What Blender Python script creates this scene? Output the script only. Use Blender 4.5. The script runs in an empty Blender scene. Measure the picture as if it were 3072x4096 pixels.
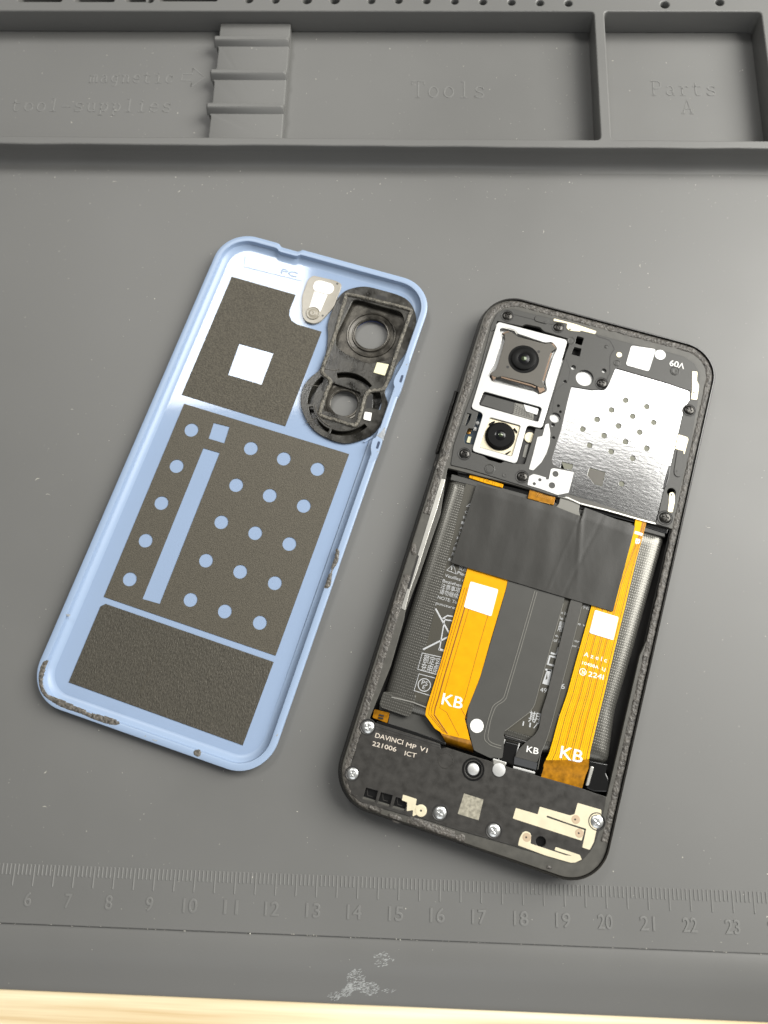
import bpy, bmesh, math, random
from mathutils import Vector, Matrix, noise, geometry
random.seed(7)
S = 0.001                                   # all lengths below are in millimetres
sc = bpy.context.scene
# ------------------------------------------------------------------ camera
CW, CH, F = 3072.0, 4096.0, 3110.3546
CAM = Vector((150.587, 64.482, 206.367)); CR = (0.27133, 0.02552, 0.03025)
RM = Matrix.Rotation(CR[2], 3, 'Z') @ Matrix.Rotation(CR[1], 3, 'Y') @ Matrix.Rotation(CR[0], 3, 'X')
cd = bpy.data.cameras.new('camera'); cam = bpy.data.objects.new('camera', cd); sc.collection.objects.link(cam)
cam.location = CAM * S; cam.rotation_euler = RM.to_euler()
cd.sensor_fit = 'VERTICAL'; cd.sensor_height = 36; cd.lens = F / CH * 36
cd.clip_start = 0.005; cd.clip_end = 50
cd.dof.use_dof = True; cd.dof.focus_distance = 0.205; cd.dof.aperture_fstop = 18
sc.camera = cam
# ------------------------------------------------------------------ world, lamps, exposure
w = bpy.data.worlds.new('World'); sc.world = w; w.use_nodes = True
w.node_tree.nodes['Background'].inputs[0].default_value = (1.0, 0.985, 0.95, 1)
w.node_tree.nodes['Background'].inputs[1].default_value = 0.13
def lamp(name, loc, sx, sy, power, col=(1, 1, 1)):
    l = bpy.data.lights.new(name, 'AREA'); l.shape = 'RECTANGLE'; l.size = sx; l.size_y = sy; l.energy = power; l.color = col
    o = bpy.data.objects.new(name, l); sc.collection.objects.link(o); o.location = loc
    return o
lamp('ceiling_lamp', (-0.44, 1.32, 2.0), 0.48, 0.70, 15, (1, 0.985, 0.95))
lamp('ceiling_lamp', (0.80, 1.22, 2.0), 0.56, 0.62, 6.5, (1, 0.985, 0.95))
o = lamp('side_lamp', (0.84, 0.42, 0.66), 0.62, 0.7, 19.0, (1, 0.985, 0.935))
o.rotation_euler = (Vector((0.16, 0.1, 0)) - o.location).to_track_quat('-Z', 'Y').to_euler()
o = lamp('front_fill', (0.10, -1.2, 1.0), 1.2, 1.2, 6.5, (0.96, 0.98, 1))  # added fill from the front, brightens the south-facing tray walls
o.rotation_euler = (Vector((0.15, 0.15, 0)) - o.location).to_track_quat('-Z', 'Y').to_euler()
sc.view_settings.view_transform = 'Standard'; sc.view_settings.look = 'None'
sc.view_settings.exposure = 0.0; sc.view_settings.gamma = 1.0
sc.render.engine = 'CYCLES'

# ------------------------------------------------------------------ frames: the mat, the phone and the cover each have their own
def frame(x, y, th, z=0, tilt=0):
    return Matrix.Translation((x, y, z)) @ Matrix.Rotation(th, 4, 'Z') @ Matrix.Rotation(tilt, 4, 'X')
MATF = Matrix.Identity(4)
PH = frame(184.583, 108.087, -0.27745)
CVF = frame(104.650, 129.472, -0.28605, 0.5, 0.0075)
HW, HH = 33.93, 72.9
CWd, CHt = 33.16, 72.55
# zoomed views of the photograph: origin and magnification
WN = {'f': (0, 0, 1), 'a': (1750, 1180, 2.765), 'b': (2150, 1250, 2.212), 'c': (1500, 1880, 2.37), 'd': (1450, 2350, 2.765),
      'e': (1950, 2300, 2.765), 'g': (2150, 1900, 2.765), 'h': (1300, 2850, 2.37), 'i': (1850, 2950, 2.37),
      'k': (700, 900, 1.565), 'l': (400, 1500, 1.565), 'm': (100, 2300, 1.3167), 'n': (2000, 3200, 3.318),
      'r': (2600, 1600, 4.4233), 'q': (1880, 1280, 4.1475), 's': (1830, 1620, 3.318), 't': (1190, 1080, 7.9),
      'u': (1350, 1400, 4.1475), 'v': (1100, 2100, 4.1475), 'w': (100, 2600, 3.318), 'x': (1600, 1400, 4.1475), 'y': (1300, 2400, 4.1475),
      'z': (2450, 2600, 4.4233), 'o': (750, 900, 3.318), 'j': (1180, 1440, 4.1475), 'p': (1380, 1040, 4.809)}
_inv = {}
def P(win, x, y, z, fr):
    ox, oy, s = WN[win]
    d = RM @ Vector(((ox + x / s - CW / 2) / F, -(oy + y / s - CH / 2) / F, -1))
    k = id(fr)
    if k not in _inv: _inv[k] = (fr.inverted(), fr)
    I = _inv[k][0]; c = I @ CAM; d = I.to_3x3() @ d
    t = (z - c.z) / d.z
    return (c.x + d.x * t, c.y + d.y * t)
def PS(win, pts, z, fr): return [P(win, a, b, z, fr) for a, b in pts]
def PM(seq, z, fr):                          # [('a', x, y), ...] from mixed views
    return [P(a, b, c, z, fr) for a, b, c in seq]
def circ(c, r, n=32, a0=0): return [(c[0] + r * math.cos(a0 + 2 * math.pi * i / n), c[1] + r * math.sin(a0 + 2 * math.pi * i / n)) for i in range(n)]
def PC(win, x, y, rz, z, fr, n=32):          # circle from centre and radius in a view
    c = P(win, x, y, z, fr); e = P(win, x + rz, y, z, fr)
    return circ(c, math.dist(c, e), n)
def rnd(pts, r=0.5, n=4):
    out = []; m = len(pts)
    for i in range(m):
        p = Vector(pts[i]); a = Vector(pts[i - 1]) - p; b = Vector(pts[(i + 1) % m]) - p
        la, lb = a.length, b.length
        if la < 1e-6 or lb < 1e-6: continue
        rr = min(r, la * .45, lb * .45); A = p + a / la * rr; B = p + b / lb * rr
        for j in range(n + 1):
            t = j / n; out.append(tuple(A * (1 - t) ** 2 + p * 2 * t * (1 - t) + B * t * t))
    return out
def smooth(pts, n=5, closed=True):           # Catmull-Rom
    out = []; m = len(pts); V = [Vector(p) for p in pts]
    for i in range(m if closed else m - 1):
        g = (lambda k: V[k % m]) if closed else (lambda k: V[max(0, min(m - 1, k))])
        a, b, c, d = g(i - 1), g(i), g(i + 1), g(i + 2)
        for j in range(n):
            t = j / n
            out.append(tuple(.5 * ((2 * b) + (c - a) * t + (2 * a - 5 * b + 4 * c - d) * t * t + (3 * b - a - 3 * c + d) * t ** 3)))
    if not closed: out.append(tuple(V[-1]))
    return out
def rrect(hw, hh, r, n=14, side=40):
    pts = []
    for cx, cy, a0 in ((hw - r, hh - r, 0), (-hw + r, hh - r, 90), (-hw + r, -hh + r, 180), (hw - r, -hh + r, 270)):
        for i in range(n + 1):
            a = math.radians(a0 + 90 * i / n); pts.append((cx + r * math.cos(a), cy + r * math.sin(a)))
    return pts
# ------------------------------------------------------------------ materials
def mk(name, col, rough=0.5, metal=0.0, var=0.0, vs=400, bump=0.0, bs=3000, bd=0.1, coat=0.0, spec=0.5, detail=3, rvar=0.0, emit=None, bump2=None, col2=None, aniso=None, trans=0):
    m = bpy.data.materials.new(name); m.use_nodes = True; N = m.node_tree.nodes; L = m.node_tree.links
    b = N['Principled BSDF']; b.inputs['Base Color'].default_value = (*col, 1); b.inputs['Roughness'].default_value = rough
    b.inputs['Metallic'].default_value = metal; b.inputs['Specular IOR Level'].default_value = spec
    b.inputs['Coat Weight'].default_value = coat; b.inputs['Coat Roughness'].default_value = 0.08
    b.inputs['Transmission Weight'].default_value = trans
    tc = N.new('ShaderNodeTexCoord')
    src = tc.outputs['Object']
    if aniso:
        mp = N.new('ShaderNodeMapping'); mp.inputs['Scale'].default_value = aniso; L.new(src, mp.inputs[0]); src = mp.outputs[0]
    if var or rvar or col2:
        n = N.new('ShaderNodeTexNoise'); n.inputs['Scale'].default_value = vs; n.inputs['Detail'].default_value = detail; L.new(src, n.inputs['Vector'])
        rp = N.new('ShaderNodeMapRange'); rp.inputs[1].default_value = .3; rp.inputs[2].default_value = .7; L.new(n.outputs[0], rp.inputs[0])
        mx = N.new('ShaderNodeMix'); mx.data_type = 'RGBA'; L.new(rp.outputs[0], mx.inputs[0])
        mx.inputs[6].default_value = (*[c * (1 - var) for c in col], 1); mx.inputs[7].default_value = (*(col2 or [min(1, c * (1 + var)) for c in col]), 1)
        L.new(mx.outputs[2], b.inputs['Base Color'])
        if rvar:
            r2 = N.new('ShaderNodeMapRange'); r2.inputs[3].default_value = max(.02, rough - rvar); r2.inputs[4].default_value = rough + rvar
            L.new(rp.outputs[0], r2.inputs[0]); L.new(r2.outputs[0], b.inputs['Roughness'])
    if bump:
        n2 = N.new('ShaderNodeTexNoise'); n2.inputs['Scale'].default_value = bs; n2.inputs['Detail'].default_value = detail; L.new(src, n2.inputs['Vector'])
        bm_ = N.new('ShaderNodeBump'); bm_.inputs['Strength'].default_value = bump; bm_.inputs['Distance'].default_value = bd * S
        L.new(n2.outputs[0], bm_.inputs['Height']); L.new(bm_.outputs[0], b.inputs['Normal'])
    if emit: b.inputs['Emission Color'].default_value = (*emit[:3], 1); b.inputs['Emission Strength'].default_value = emit[3]
    return m
M = {}
M['mat'] = mk('grey_silicone', (0.146, 0.1455, 0.140), 0.46, 0, 0.06, 14, 0.25, 2600, 0.03, detail=7, rvar=.08, spec=.55)
M['emb'] = mk('grey_silicone_highlight', (0.176, 0.1755, 0.169), 0.40, spec=.6)  # mat grey lightened: highlights on raised ticks and letters put into the colour
M['wood'] = mk('oak', (0.66, 0.45, 0.21), 0.5, 0, 0.12, 34, col2=(1.0, 0.93, 0.68), aniso=(.25, 8, 1), detail=10)
M['dust'] = mk('dust', (0.62, 0.60, 0.52), 0.7)
M['smear'] = mk('dried_residue', (0.36, 0.37, 0.365), 0.55)
M['blue'] = mk('blue_plastic', (0.285, 0.372, 0.525), 0.06, 0, 0.012, 60, spec=.6, detail=2)
M['bluerim'] = mk('blue_rim_plastic', (0.30, 0.39, 0.54), 0.34, spec=.5)
M['pit'] = mk('slot_shadow_blue', (0.03, 0.05, 0.10), .5)
M['graph'] = mk('graphite_film', (0.084, 0.075, 0.057), 0.50, 0.35, 0.30, 2300, 0.75, 2300, 0.16, detail=2, spec=.5)
M['graph2'] = mk('graphite_film_fine', (0.096, 0.086, 0.066), 0.52, 0.3, 0.32, 3600, 0.6, 3600, 0.12, detail=2, spec=.5)
M['graph3'] = mk('graphite_film_wrinkled', (0.078, 0.071, 0.056), 0.48, 0.3, 0.30, 2300, 0.7, 1900, 0.25, detail=3, spec=.5, aniso=(1.6, .7, 1))
M['blk'] = mk('black_plastic', (0.030, 0.028, 0.024), 0.42, 0, .25, 700, .2, 4000, .05)
M['cblk'] = mk('moulded_black_plastic', (0.030, 0.028, 0.023), 0.22, 0, .6, 260, .35, 2500, .06, rvar=.12, detail=4)
M['cblk2'] = mk('bare_dark_metal', (0.058, 0.053, 0.044), 0.24, 0.5, .7, 200, .3, 900, .08, rvar=.12, detail=5)
M['gloss'] = mk('gloss_black', (0.008, 0.008, 0.008), 0.12, coat=.5)
M['foam'] = mk('foam_gasket', (0.13, 0.12, 0.098), 0.42, 0, .8, 1500, 1.0, 2600, .35, detail=2)
M['lens_clear'] = mk('clear_grey_plastic', (0.30, 0.275, 0.225), 0.22, 0, .10, 300, spec=.6)
M['white'] = mk('white_adhesive', (0.86, 0.85, 0.82), 0.35)
M['bright'] = mk('bright_steel', (0.56, 0.56, 0.55), 0.42, 0.5, .02, 300)
M['cream'] = mk('cream_label', (0.78, 0.75, 0.50), 0.4)
M['res'] = mk('glue_residue', (0.11, 0.10, 0.085), 0.4, 0, .6, 1500, 1, 1500, .3, detail=4)
M['res_l'] = mk('glue_smudge', (0.30, 0.32, 0.34), 0.5, 0, .3, 1500)
M['rail'] = mk('frame_black_gloss', (0.018, 0.017, 0.015), 0.20)
M['deck'] = mk('frame_grey', (0.072, 0.069, 0.060), 0.45, 0, .15, 500, .2, 3500, .05)
M['adh'] = mk('torn_adhesive', (0.080, 0.073, 0.064), 0.40, 0.0, .55, 900, 1.0, 1700, .30, detail=5)
M['cover'] = mk('dark_grey_plastic', (0.048, 0.047, 0.043), 0.48, 0, .12, 3500, .35, 4500, .05, rvar=.04)
M['module'] = mk('speaker_module_plastic', (0.034, 0.032, 0.029), 0.46, 0, .22, 500, .3, 4500, .05, rvar=.08, spec=.38)
M['groove'] = mk('groove_black', (0.014, 0.013, 0.012), 0.5)
M['shield'] = mk('shield_film', (0.31, 0.31, 0.31), 0.15, 1.0, .10, 120, 0.14, 900, .10, detail=3, aniso=(.7, 1.5, 1))
M['olive'] = mk('olive_pad', (0.155, 0.155, 0.115), 0.5)
M['steel'] = mk('satin_steel', (0.60, 0.59, 0.55), 0.34, 0.85, .08, 300, .15, 3000, .05)
M['taupe'] = mk('taupe_metal', (0.085, 0.078, 0.066), 0.36, 0.12, .04, 200)
M['bronze'] = mk('bronze_metal', (0.20, 0.14, 0.10), 0.3, 0.7)
M['lens'] = mk('lens_glass', (0.006, 0.006, 0.007), 0.12, spec=.35)
M['barrel'] = mk('lens_barrel', (0.006, 0.006, 0.006), 0.45, spec=.10)
M['coatgl'] = mk('coated_glass', (0.06, 0.08, 0.04), 0.03, 0.6, coat=1)
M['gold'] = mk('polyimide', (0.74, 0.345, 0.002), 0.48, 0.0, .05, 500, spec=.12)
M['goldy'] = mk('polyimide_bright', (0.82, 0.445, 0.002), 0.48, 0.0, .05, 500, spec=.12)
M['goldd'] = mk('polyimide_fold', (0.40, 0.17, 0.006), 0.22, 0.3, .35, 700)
M['trace'] = mk('copper_trace', (0.26, 0.095, 0.006), 0.4, .3)
M['tracel'] = mk('copper_trace_light', (0.75, 0.33, 0.012), 0.4, .3)
M['flexb'] = mk('black_flex', (0.068, 0.067, 0.062), 0.38, 0, .04, 200, spec=.35)
M['flexn'] = mk('black_flex_narrow', (0.046, 0.044, 0.039), 0.45, 0, .08, 800, .3, 3500, .04)
M['flexl'] = mk('flex_ridge', (0.19, 0.185, 0.165), 0.35)
M['tape'] = mk('black_fabric_tape', (0.026, 0.025, 0.022), 0.42, 0, .12, 120, .25, 2500, .05, detail=4, spec=.4)
M['batt'] = mk('battery_label', (0.058, 0.054, 0.042), 0.36)
M['txt'] = mk('grey_print', (0.46, 0.47, 0.48), 0.5)
M['wtxt'] = mk('white_print', (0.86, 0.85, 0.82), 0.5)
M['etxt'] = mk('laser_etched_print', (0.62, 0.55, 0.47), 0.4)
M['beige'] = mk('antenna_plating', (0.80, 0.72, 0.52), 0.36, 0.25, .06, 400)
M['beiged'] = mk('antenna_pad', (0.56, 0.43, 0.30), 0.4, .2)
M['code'] = mk('etched_panel', (0.30, 0.28, 0.22), 0.5, 0, .35, 1300)
M['scrb'] = mk('black_screw', (0.045, 0.043, 0.040), 0.26, 0.8)
M['scrs'] = mk('silver_screw', (0.72, 0.73, 0.72), 0.30, 0.9, .12, 2500)
M['pcb'] = mk('blue_board', (0.012, 0.035, 0.06), 0.35)
M['gpad'] = mk('gold_pad', (0.5, 0.26, 0.06), 0.3, .8)
M['bluem'] = mk('blue_metal_ring', (0.02, 0.07, 0.40), 0.25, 0.6)
# battery pouch under dotted film
def pouch_mat():
    m = mk('pouch_foil_dotted', (0.16, 0.155, 0.14), 0.26, 0.6)
    N = m.node_tree.nodes; L = m.node_tree.links; b = N['Principled BSDF']
    tc = N.new('ShaderNodeTexCoord'); mp = N.new('ShaderNodeMapping'); mp.inputs['Rotation'].default_value = (0, 0, math.radians(45)); mp.inputs['Scale'].default_value = (1, .75, 1)
    L.new(tc.outputs['Object'], mp.inputs[0])
    sx = N.new('ShaderNodeSeparateXYZ'); L.new(mp.outputs[0], sx.inputs[0]); outs = []
    for i in (0, 1):
        a = N.new('ShaderNodeMath'); a.operation = 'MULTIPLY'; a.inputs[1].default_value = 2 * math.pi / (0.74 * S); L.new(sx.outputs[i], a.inputs[0])
        s_ = N.new('ShaderNodeMath'); s_.operation = 'SINE'; L.new(a.outputs[0], s_.inputs[0]); outs.append(s_)
    pr = N.new('ShaderNodeMath'); pr.operation = 'MULTIPLY'; L.new(outs[0].outputs[0], pr.inputs[0]); L.new(outs[1].outputs[0], pr.inputs[1])
    ab = N.new('ShaderNodeMapRange'); ab.inputs[1].default_value = .25; ab.inputs[2].default_value = .7; L.new(pr.outputs[0], ab.inputs[0])
    mx = N.new('ShaderNodeMix'); mx.data_type = 'RGBA'; L.new(ab.outputs[0], mx.inputs[0]); mx.inputs[6].default_value = (.115, .112, .10, 1); mx.inputs[7].default_value = (.165, .16, .145, 1)
    L.new(mx.outputs[2], b.inputs['Base Color'])
    bp = N.new('ShaderNodeBump'); bp.inputs['Strength'].default_value = .3; bp.inputs['Distance'].default_value = .06 * S
    L.new(ab.outputs[0], bp.inputs['Height']); L.new(bp.outputs[0], b.inputs['Normal'])
    return m
M['pouch'] = pouch_mat()
# ------------------------------------------------------------------ mesh helpers
def finish(me, ang=32):
    b = bmesh.new(); b.from_mesh(me)
    for e in b.edges:
        e.smooth = not (len(e.link_faces) != 2 or e.calc_face_angle(0) > math.radians(ang))
    for f in b.faces: f.smooth = True
    b.to_mesh(me); b.free()
def crisp(me):                               # keep flat tops flat: sharp edges round every horizontal face
    b = bmesh.new(); b.from_mesh(me)
    for f in b.faces: f.normal_update()
    for e in b.edges:
        fl = [abs(f.normal.z) > .999 for f in e.link_faces]
        if len(fl) == 2 and fl[0] != fl[1]: e.smooth = False
    b.to_mesh(me); b.free()
def obj(name, me, m, parent, label=None):
    o = bpy.data.objects.new(name, me); sc.collection.objects.link(o)
    if m: me.materials.append(M[m] if isinstance(m, str) else m)
    if parent: o.parent = parent
    if label: o['label'] = label
    return o
def thing(name, label, cat, fr=None, kind=None):
    o = bpy.data.objects.new(name, None); sc.collection.objects.link(o); o.empty_display_size = .01
    if fr:
        o.location = fr.translation * S; o.rotation_euler = fr.to_euler()
    o['label'] = label; o['category'] = cat
    if kind: o['kind'] = kind
    return o
def plate_mesh(loops, z0, z1, bev=0.0, res=2):
    cu = bpy.data.curves.new('t', 'CURVE'); cu.dimensions = '2D'; cu.fill_mode = 'BOTH'
    for lp in loops:
        s = cu.splines.new('POLY'); s.points.add(len(lp) - 1)
        for q, p in zip(s.points, lp): q.co = (p[0], p[1], 0, 1)
        s.use_cyclic_u = True
    h = (z1 - z0) / 2; bev = min(bev, h * .95)
    cu.extrude = h - bev; cu.bevel_depth = bev; cu.bevel_resolution = res; cu.offset = -bev
    ob = bpy.data.objects.new('t', cu); sc.collection.objects.link(ob)
    dg = bpy.context.evaluated_depsgraph_get(); me = bpy.data.meshes.new_from_object(ob.evaluated_get(dg))
    bpy.data.objects.remove(ob); bpy.data.curves.remove(cu)
    for v in me.vertices: v.co = Vector((v.co.x, v.co.y, v.co.z + (z0 + z1) / 2)) * S
    b = bmesh.new(); b.from_mesh(me); bmesh.ops.remove_doubles(b, verts=b.verts, dist=1e-7); b.to_mesh(me); b.free()
    finish(me); crisp(me); me.materials.clear()
    return me
def plate(name, loops, z0, z1, m, parent, bev=0.0, label=None, res=2):
    if not isinstance(loops[0][0], (list, tuple)): loops = [loops]
    return obj(name, plate_mesh(loops, z0, z1, bev, res), m, parent, label)
def raw(name, verts, faces, m, parent, label=None, ang=32):
    me = bpy.data.meshes.new(name); me.from_pydata([Vector(v) * S for v in verts], [], faces); me.validate()
    b = bmesh.new(); b.from_mesh(me); bmesh.ops.recalc_face_normals(b, faces=b.faces); b.to_mesh(me); b.free()
    finish(me, ang); return obj(name, me, m, parent, label)
def join(name, parts, m, parent, label=None):
    b = bmesh.new()
    for me in parts: b.from_mesh(me); bpy.data.meshes.remove(me)
    me = bpy.data.meshes.new(name); b.to_mesh(me); b.free(); finish(me)
    return obj(name, me, m, parent, label)
def ribbon_mesh(path, wd, z, h=0.05, closed=False):   # a flat raised strip along a 2-D or 3-D path
    n = len(path); V = []; Fc = []
    for i in range(n):
        p = Vector(path[i][:2]); a = Vector(path[i - 1 if (i or closed) else 0][:2]); c = Vector(path[(i + 1) % n if (closed or i < n - 1) else i][:2])
        t = (c - a); t = t / t.length if t.length > 1e-9 else Vector((1, 0)); nn = Vector((-t.y, t.x)) * wd / 2
        zz = path[i][2] if len(path[i]) > 2 else z
        V += [(*(p - nn), zz), (*(p - nn * .75), zz + h), (*(p + nn * .75), zz + h), (*(p + nn), zz)]
    for i in range(n if closed else n - 1):
        a = 4 * i; b = 4 * ((i + 1) % n)
        for k in range(3): Fc.append((a + k, b + k, b + k + 1, a + k + 1))
    me = bpy.data.meshes.new('r'); me.from_pydata([Vector(v) * S for v in V], [], Fc); finish(me); return me
def sweep(name, prof, hw, hh, r, m, parent, fn=None, n=14, side=60, fill_last=False, fill_first=True, label=None):
    rings = []
    V = []; Fc = []
    base = []
    # angular samples with subdivided straights
    def ring(d):
        R_ = max(.2, r - d); a, b_ = hw - d, hh - d; out = []
        cs = [(a - R_, b_ - R_, 0), (-a + R_, b_ - R_, 90), (-a + R_, -b_ + R_, 180), (a - R_, -b_ + R_, 270)]
        for q, (cx, cy, a0) in enumerate(cs):
            for i in range(n + 1):
                t = math.radians(a0 + 90 * i / n); out.append((cx + R_ * math.cos(t), cy + R_ * math.sin(t), math.cos(t), math.sin(t)))
            nx = cs[(q + 1) % 4]; t = math.radians(a0 + 90); p0 = out[-1]; t2 = math.radians(nx[2]); p1 = (nx[0] + R_ * math.cos(t), nx[1] + R_ * math.sin(t))
            for i in range(1, side): f = i / side; out.append((p0[0] * (1 - f) + p1[0] * f, p0[1] * (1 - f) + p1[1] * f, p0[2], p0[3]))
        return out
    for k, (d, z) in enumerate(prof):
        rg = ring(d); c = len(rg)
        for i, (x, y, nx, ny) in enumerate(rg):
            dx = dz = 0
            if fn: dx, dz = fn(k, x, y, nx, ny, i)
            V.append((x - nx * dx, y - ny * dx, z + dz))
    for k in range(len(prof) - 1):
        for i in range(c):
            j = (i + 1) % c; Fc.append((k * c + i, k * c + j, (k + 1) * c + j, (k + 1) * c + i))
    if fill_first: Fc.append(tuple(range(c))[::-1])
    if fill_last: Fc.append(tuple(range((len(prof) - 1) * c, len(prof) * c)))
    return raw(name, V, Fc, m, parent, label)
def lathe_mesh(c, prof, n=40):               # prof: [(r, z)], r may start or end at 0
    V = []; Fc = []; idx = []
    for r, z in prof:
        if r < 1e-6: idx.append([len(V)] * n); V.append((c[0], c[1], z))
        else:
            idx.append(list(range(len(V), len(V) + n)))
            for i in range(n): a = 2 * math.pi * i / n; V.append((c[0] + r * math.cos(a), c[1] + r * math.sin(a), z))
    for k in range(len(prof) - 1):
        for i in range(n):
            j = (i + 1) % n; f = [idx[k][i], idx[k][j], idx[k + 1][j], idx[k + 1][i]]; g = []
            for q in f:
                if q not in g: g.append(q)
            if len(g) > 2: Fc.append(g)
    me = bpy.data.meshes.new('l'); me.from_pydata([Vector(v) * S for v in V], [], Fc)
    b = bmesh.new(); b.from_mesh(me); bmesh.ops.recalc_face_normals(b, faces=b.faces); b.to_mesh(me); b.free(); finish(me); return me
def lathe(name, c, prof, m, parent, n=40, label=None): return obj(name, lathe_mesh(c, prof, n), m, parent, label)
def inside(p, poly):
    x, y = p; c = False; j = len(poly) - 1
    for i in range(len(poly)):
        xi, yi = poly[i]; xj, yj = poly[j]
        if (yi > y) != (yj > y) and x < (xj - xi) * (y - yi) / (yj - yi) + xi: c = not c
        j = i
    return c
def edist(p, poly):
    d = 1e9; q = Vector(p)
    for i in range(len(poly)):
        a = Vector(poly[i - 1]); b = Vector(poly[i]); ab = b - a; t = max(0, min(1, (q - a).dot(ab) / max(ab.length_squared, 1e-9)))
        d = min(d, (q - a - ab * t).length)
    return d
def lumpy(name, poly, z, h, m, parent, step=0.22, seed=0, label=None):   # an irregular lump of glue inside an outline
    xs = [p[0] for p in poly]; ys = [p[1] for p in poly]; x0, y0 = min(xs) - step, min(ys) - step
    nx = int((max(xs) - x0) / step) + 2; ny = int((max(ys) - y0) / step) + 2; V = []; id_ = {}; Fc = []
    def vid(i, j):
        if (i, j) not in id_:
            p = (x0 + i * step, y0 + j * step); ins = inside(p, poly)
            e = min(1, edist(p, poly) / .5) if ins else 0
            nz = noise.noise(Vector((p[0] * 1.9, p[1] * 1.9, seed))) * .5 + .5 + .5 * noise.noise(Vector((p[0] * 5, p[1] * 5, seed + 9)))
            id_[(i, j)] = len(V); V.append((p[0] + random.uniform(-.3, .3) * step, p[1] + random.uniform(-.3, .3) * step, z + (h * max(.1, nz)) * e ** .5 - (0 if e > 0 else .03)))
        return id_[(i, j)]
    for i in range(nx):
        for j in range(ny):
            if inside((x0 + (i + .5) * step, y0 + (j + .5) * step), poly): Fc.append((vid(i, j), vid(i + 1, j), vid(i + 1, j + 1), vid(i, j + 1)))
    if Fc: return raw(name, V, Fc, m, parent, label, ang=80)
def text_mesh(s, p0, p1, cap, z, h=0.03, xs=None, bev=0.0):  # baseline from p0 towards p1, cap height in mm; fills p0..p1 when xs is None
    cu = bpy.data.curves.new('t', 'FONT'); cu.body = s; cu.size = cap / 0.69; cu.extrude = h / 2; cu.bevel_depth = bev; cu.resolution_u = 4
    ob = bpy.data.objects.new('t', cu); sc.collection.objects.link(ob); dg = bpy.context.evaluated_depsgraph_get(); dg.update()
    me = bpy.data.meshes.new_from_object(ob.evaluated_get(dg)); bpy.data.objects.remove(ob)
    if not me.vertices: return me
    mx = max(v.co.x for v in me.vertices); mn = min(v.co.x for v in me.vertices)
    a = Vector(p0); b = Vector(p1); d = b - a; L_ = d.length; d = d / L_; nn = Vector((-d.y, d.x))
    sx = (L_ / (mx - mn)) if xs is None else xs
    for v in me.vertices:
        q = a + d * (v.co.x - mn) * sx + nn * v.co.y; v.co = Vector((q.x, q.y, z + v.co.z)) * S
    me.materials.clear(); return me
def capv(win, x, y, hpx, z, fr): return math.dist(P(win, x, y, z, fr), P(win, x, y - hpx, z, fr))
def textw(s, win, a, b, hpx, z, fr, h=.03, **k):
    return text_mesh(s, P(win, *a, z, fr), P(win, *b, z, fr), capv(win, a[0], a[1], hpx, z, fr), z, h, **k)
def grid3(name, ctrl, m, parent, th=0.06, label=None):   # sheet through rows of (x, y, z) control points, given thickness below
    rows = len(ctrl); cols = len(ctrl[0]); V = []; Fc = []
    for r_ in ctrl:
        for p in r_: V.append(p)
    k = len(V)
    for r_ in ctrl:
        for p in r_: V.append((p[0], p[1], p[2] - th))
    q = lambda i, j, o=0: o + i * cols + j
    for i in range(rows - 1):
        for j in range(cols - 1):
            Fc.append((q(i, j), q(i, j + 1), q(i + 1, j + 1), q(i + 1, j))); Fc.append((q(i, j, k), q(i + 1, j, k), q(i + 1, j + 1, k), q(i, j + 1, k)))
    for j in range(cols - 1):
        for i in (0, rows - 1): Fc.append((q(i, j), q(i, j + 1), q(i, j + 1, k), q(i, j, k)))
    for i in range(rows - 1):
        for j in (0, cols - 1): Fc.append((q(i, j), q(i + 1, j), q(i + 1, j, k), q(i, j, k)))
    return raw(name, V, Fc, m, parent, label, ang=60)
def box(V, Fc, x0, x1, y0, y1, z0, z1):
    k = len(V); V += [(x0, y0, z0), (x1, y0, z0), (x1, y1, z0), (x0, y1, z0), (x0, y0, z1), (x1, y0, z1), (x1, y1, z1), (x0, y1, z1)]
    Fc += [(k, k + 3, k + 2, k + 1), (k + 4, k + 5, k + 6, k + 7)] + [(k + a, k + (a + 1) % 4, k + 4 + (a + 1) % 4, k + 4 + a) for a in range(4)]
def rect(x0, x1, y0, y1): return [(x0, y0), (x1, y0), (x1, y1), (x0, y1)]

# ================================================================== TABLE
tb = plate('table', rect(-260, 560, -260, 460), -35, -4.8, 'wood', None, .8)
tb['label'] = 'pale yellow wooden tabletop showing below the front edge of the grey mat'; tb['kind'] = 'structure'

# ================================================================== REPAIR MAT
mt = thing('repair_mat', 'grey silicone repair mat with tray compartments, embossed words and a moulded centimetre ruler', 'mat', MATF)
X0, X1 = -60, 345
plate('work_surface', rect(X0, X1, 15.9, 236), -4.8, 0, 'mat', mt, .25)
# front lip: lower than the ruler step, gently rounded
V = []; Fc = []; prof = [(16.2, -4.8), (16.2, -.75), (15.2, -.55), (13, -.45), (10.5, -.58), (8.8, -.95), (7.2, -1.5), (5, -2.4), (2.0, -3.6), (1.0, -4.0), (.5, -4.3), (.5, -4.8)]
nseg = 60
for i in range(nseg + 1):
    x = X0 + (X1 - X0) * i / nseg
    for y, z in prof: V.append((x, y, z))
c = len(prof)
for i in range(nseg):
    for k in range(c - 1): Fc.append((i * c + k, i * c + k + 1, (i + 1) * c + k + 1, (i + 1) * c + k))
raw('front_lip', V, Fc, 'mat', mt, ang=50)
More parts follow.
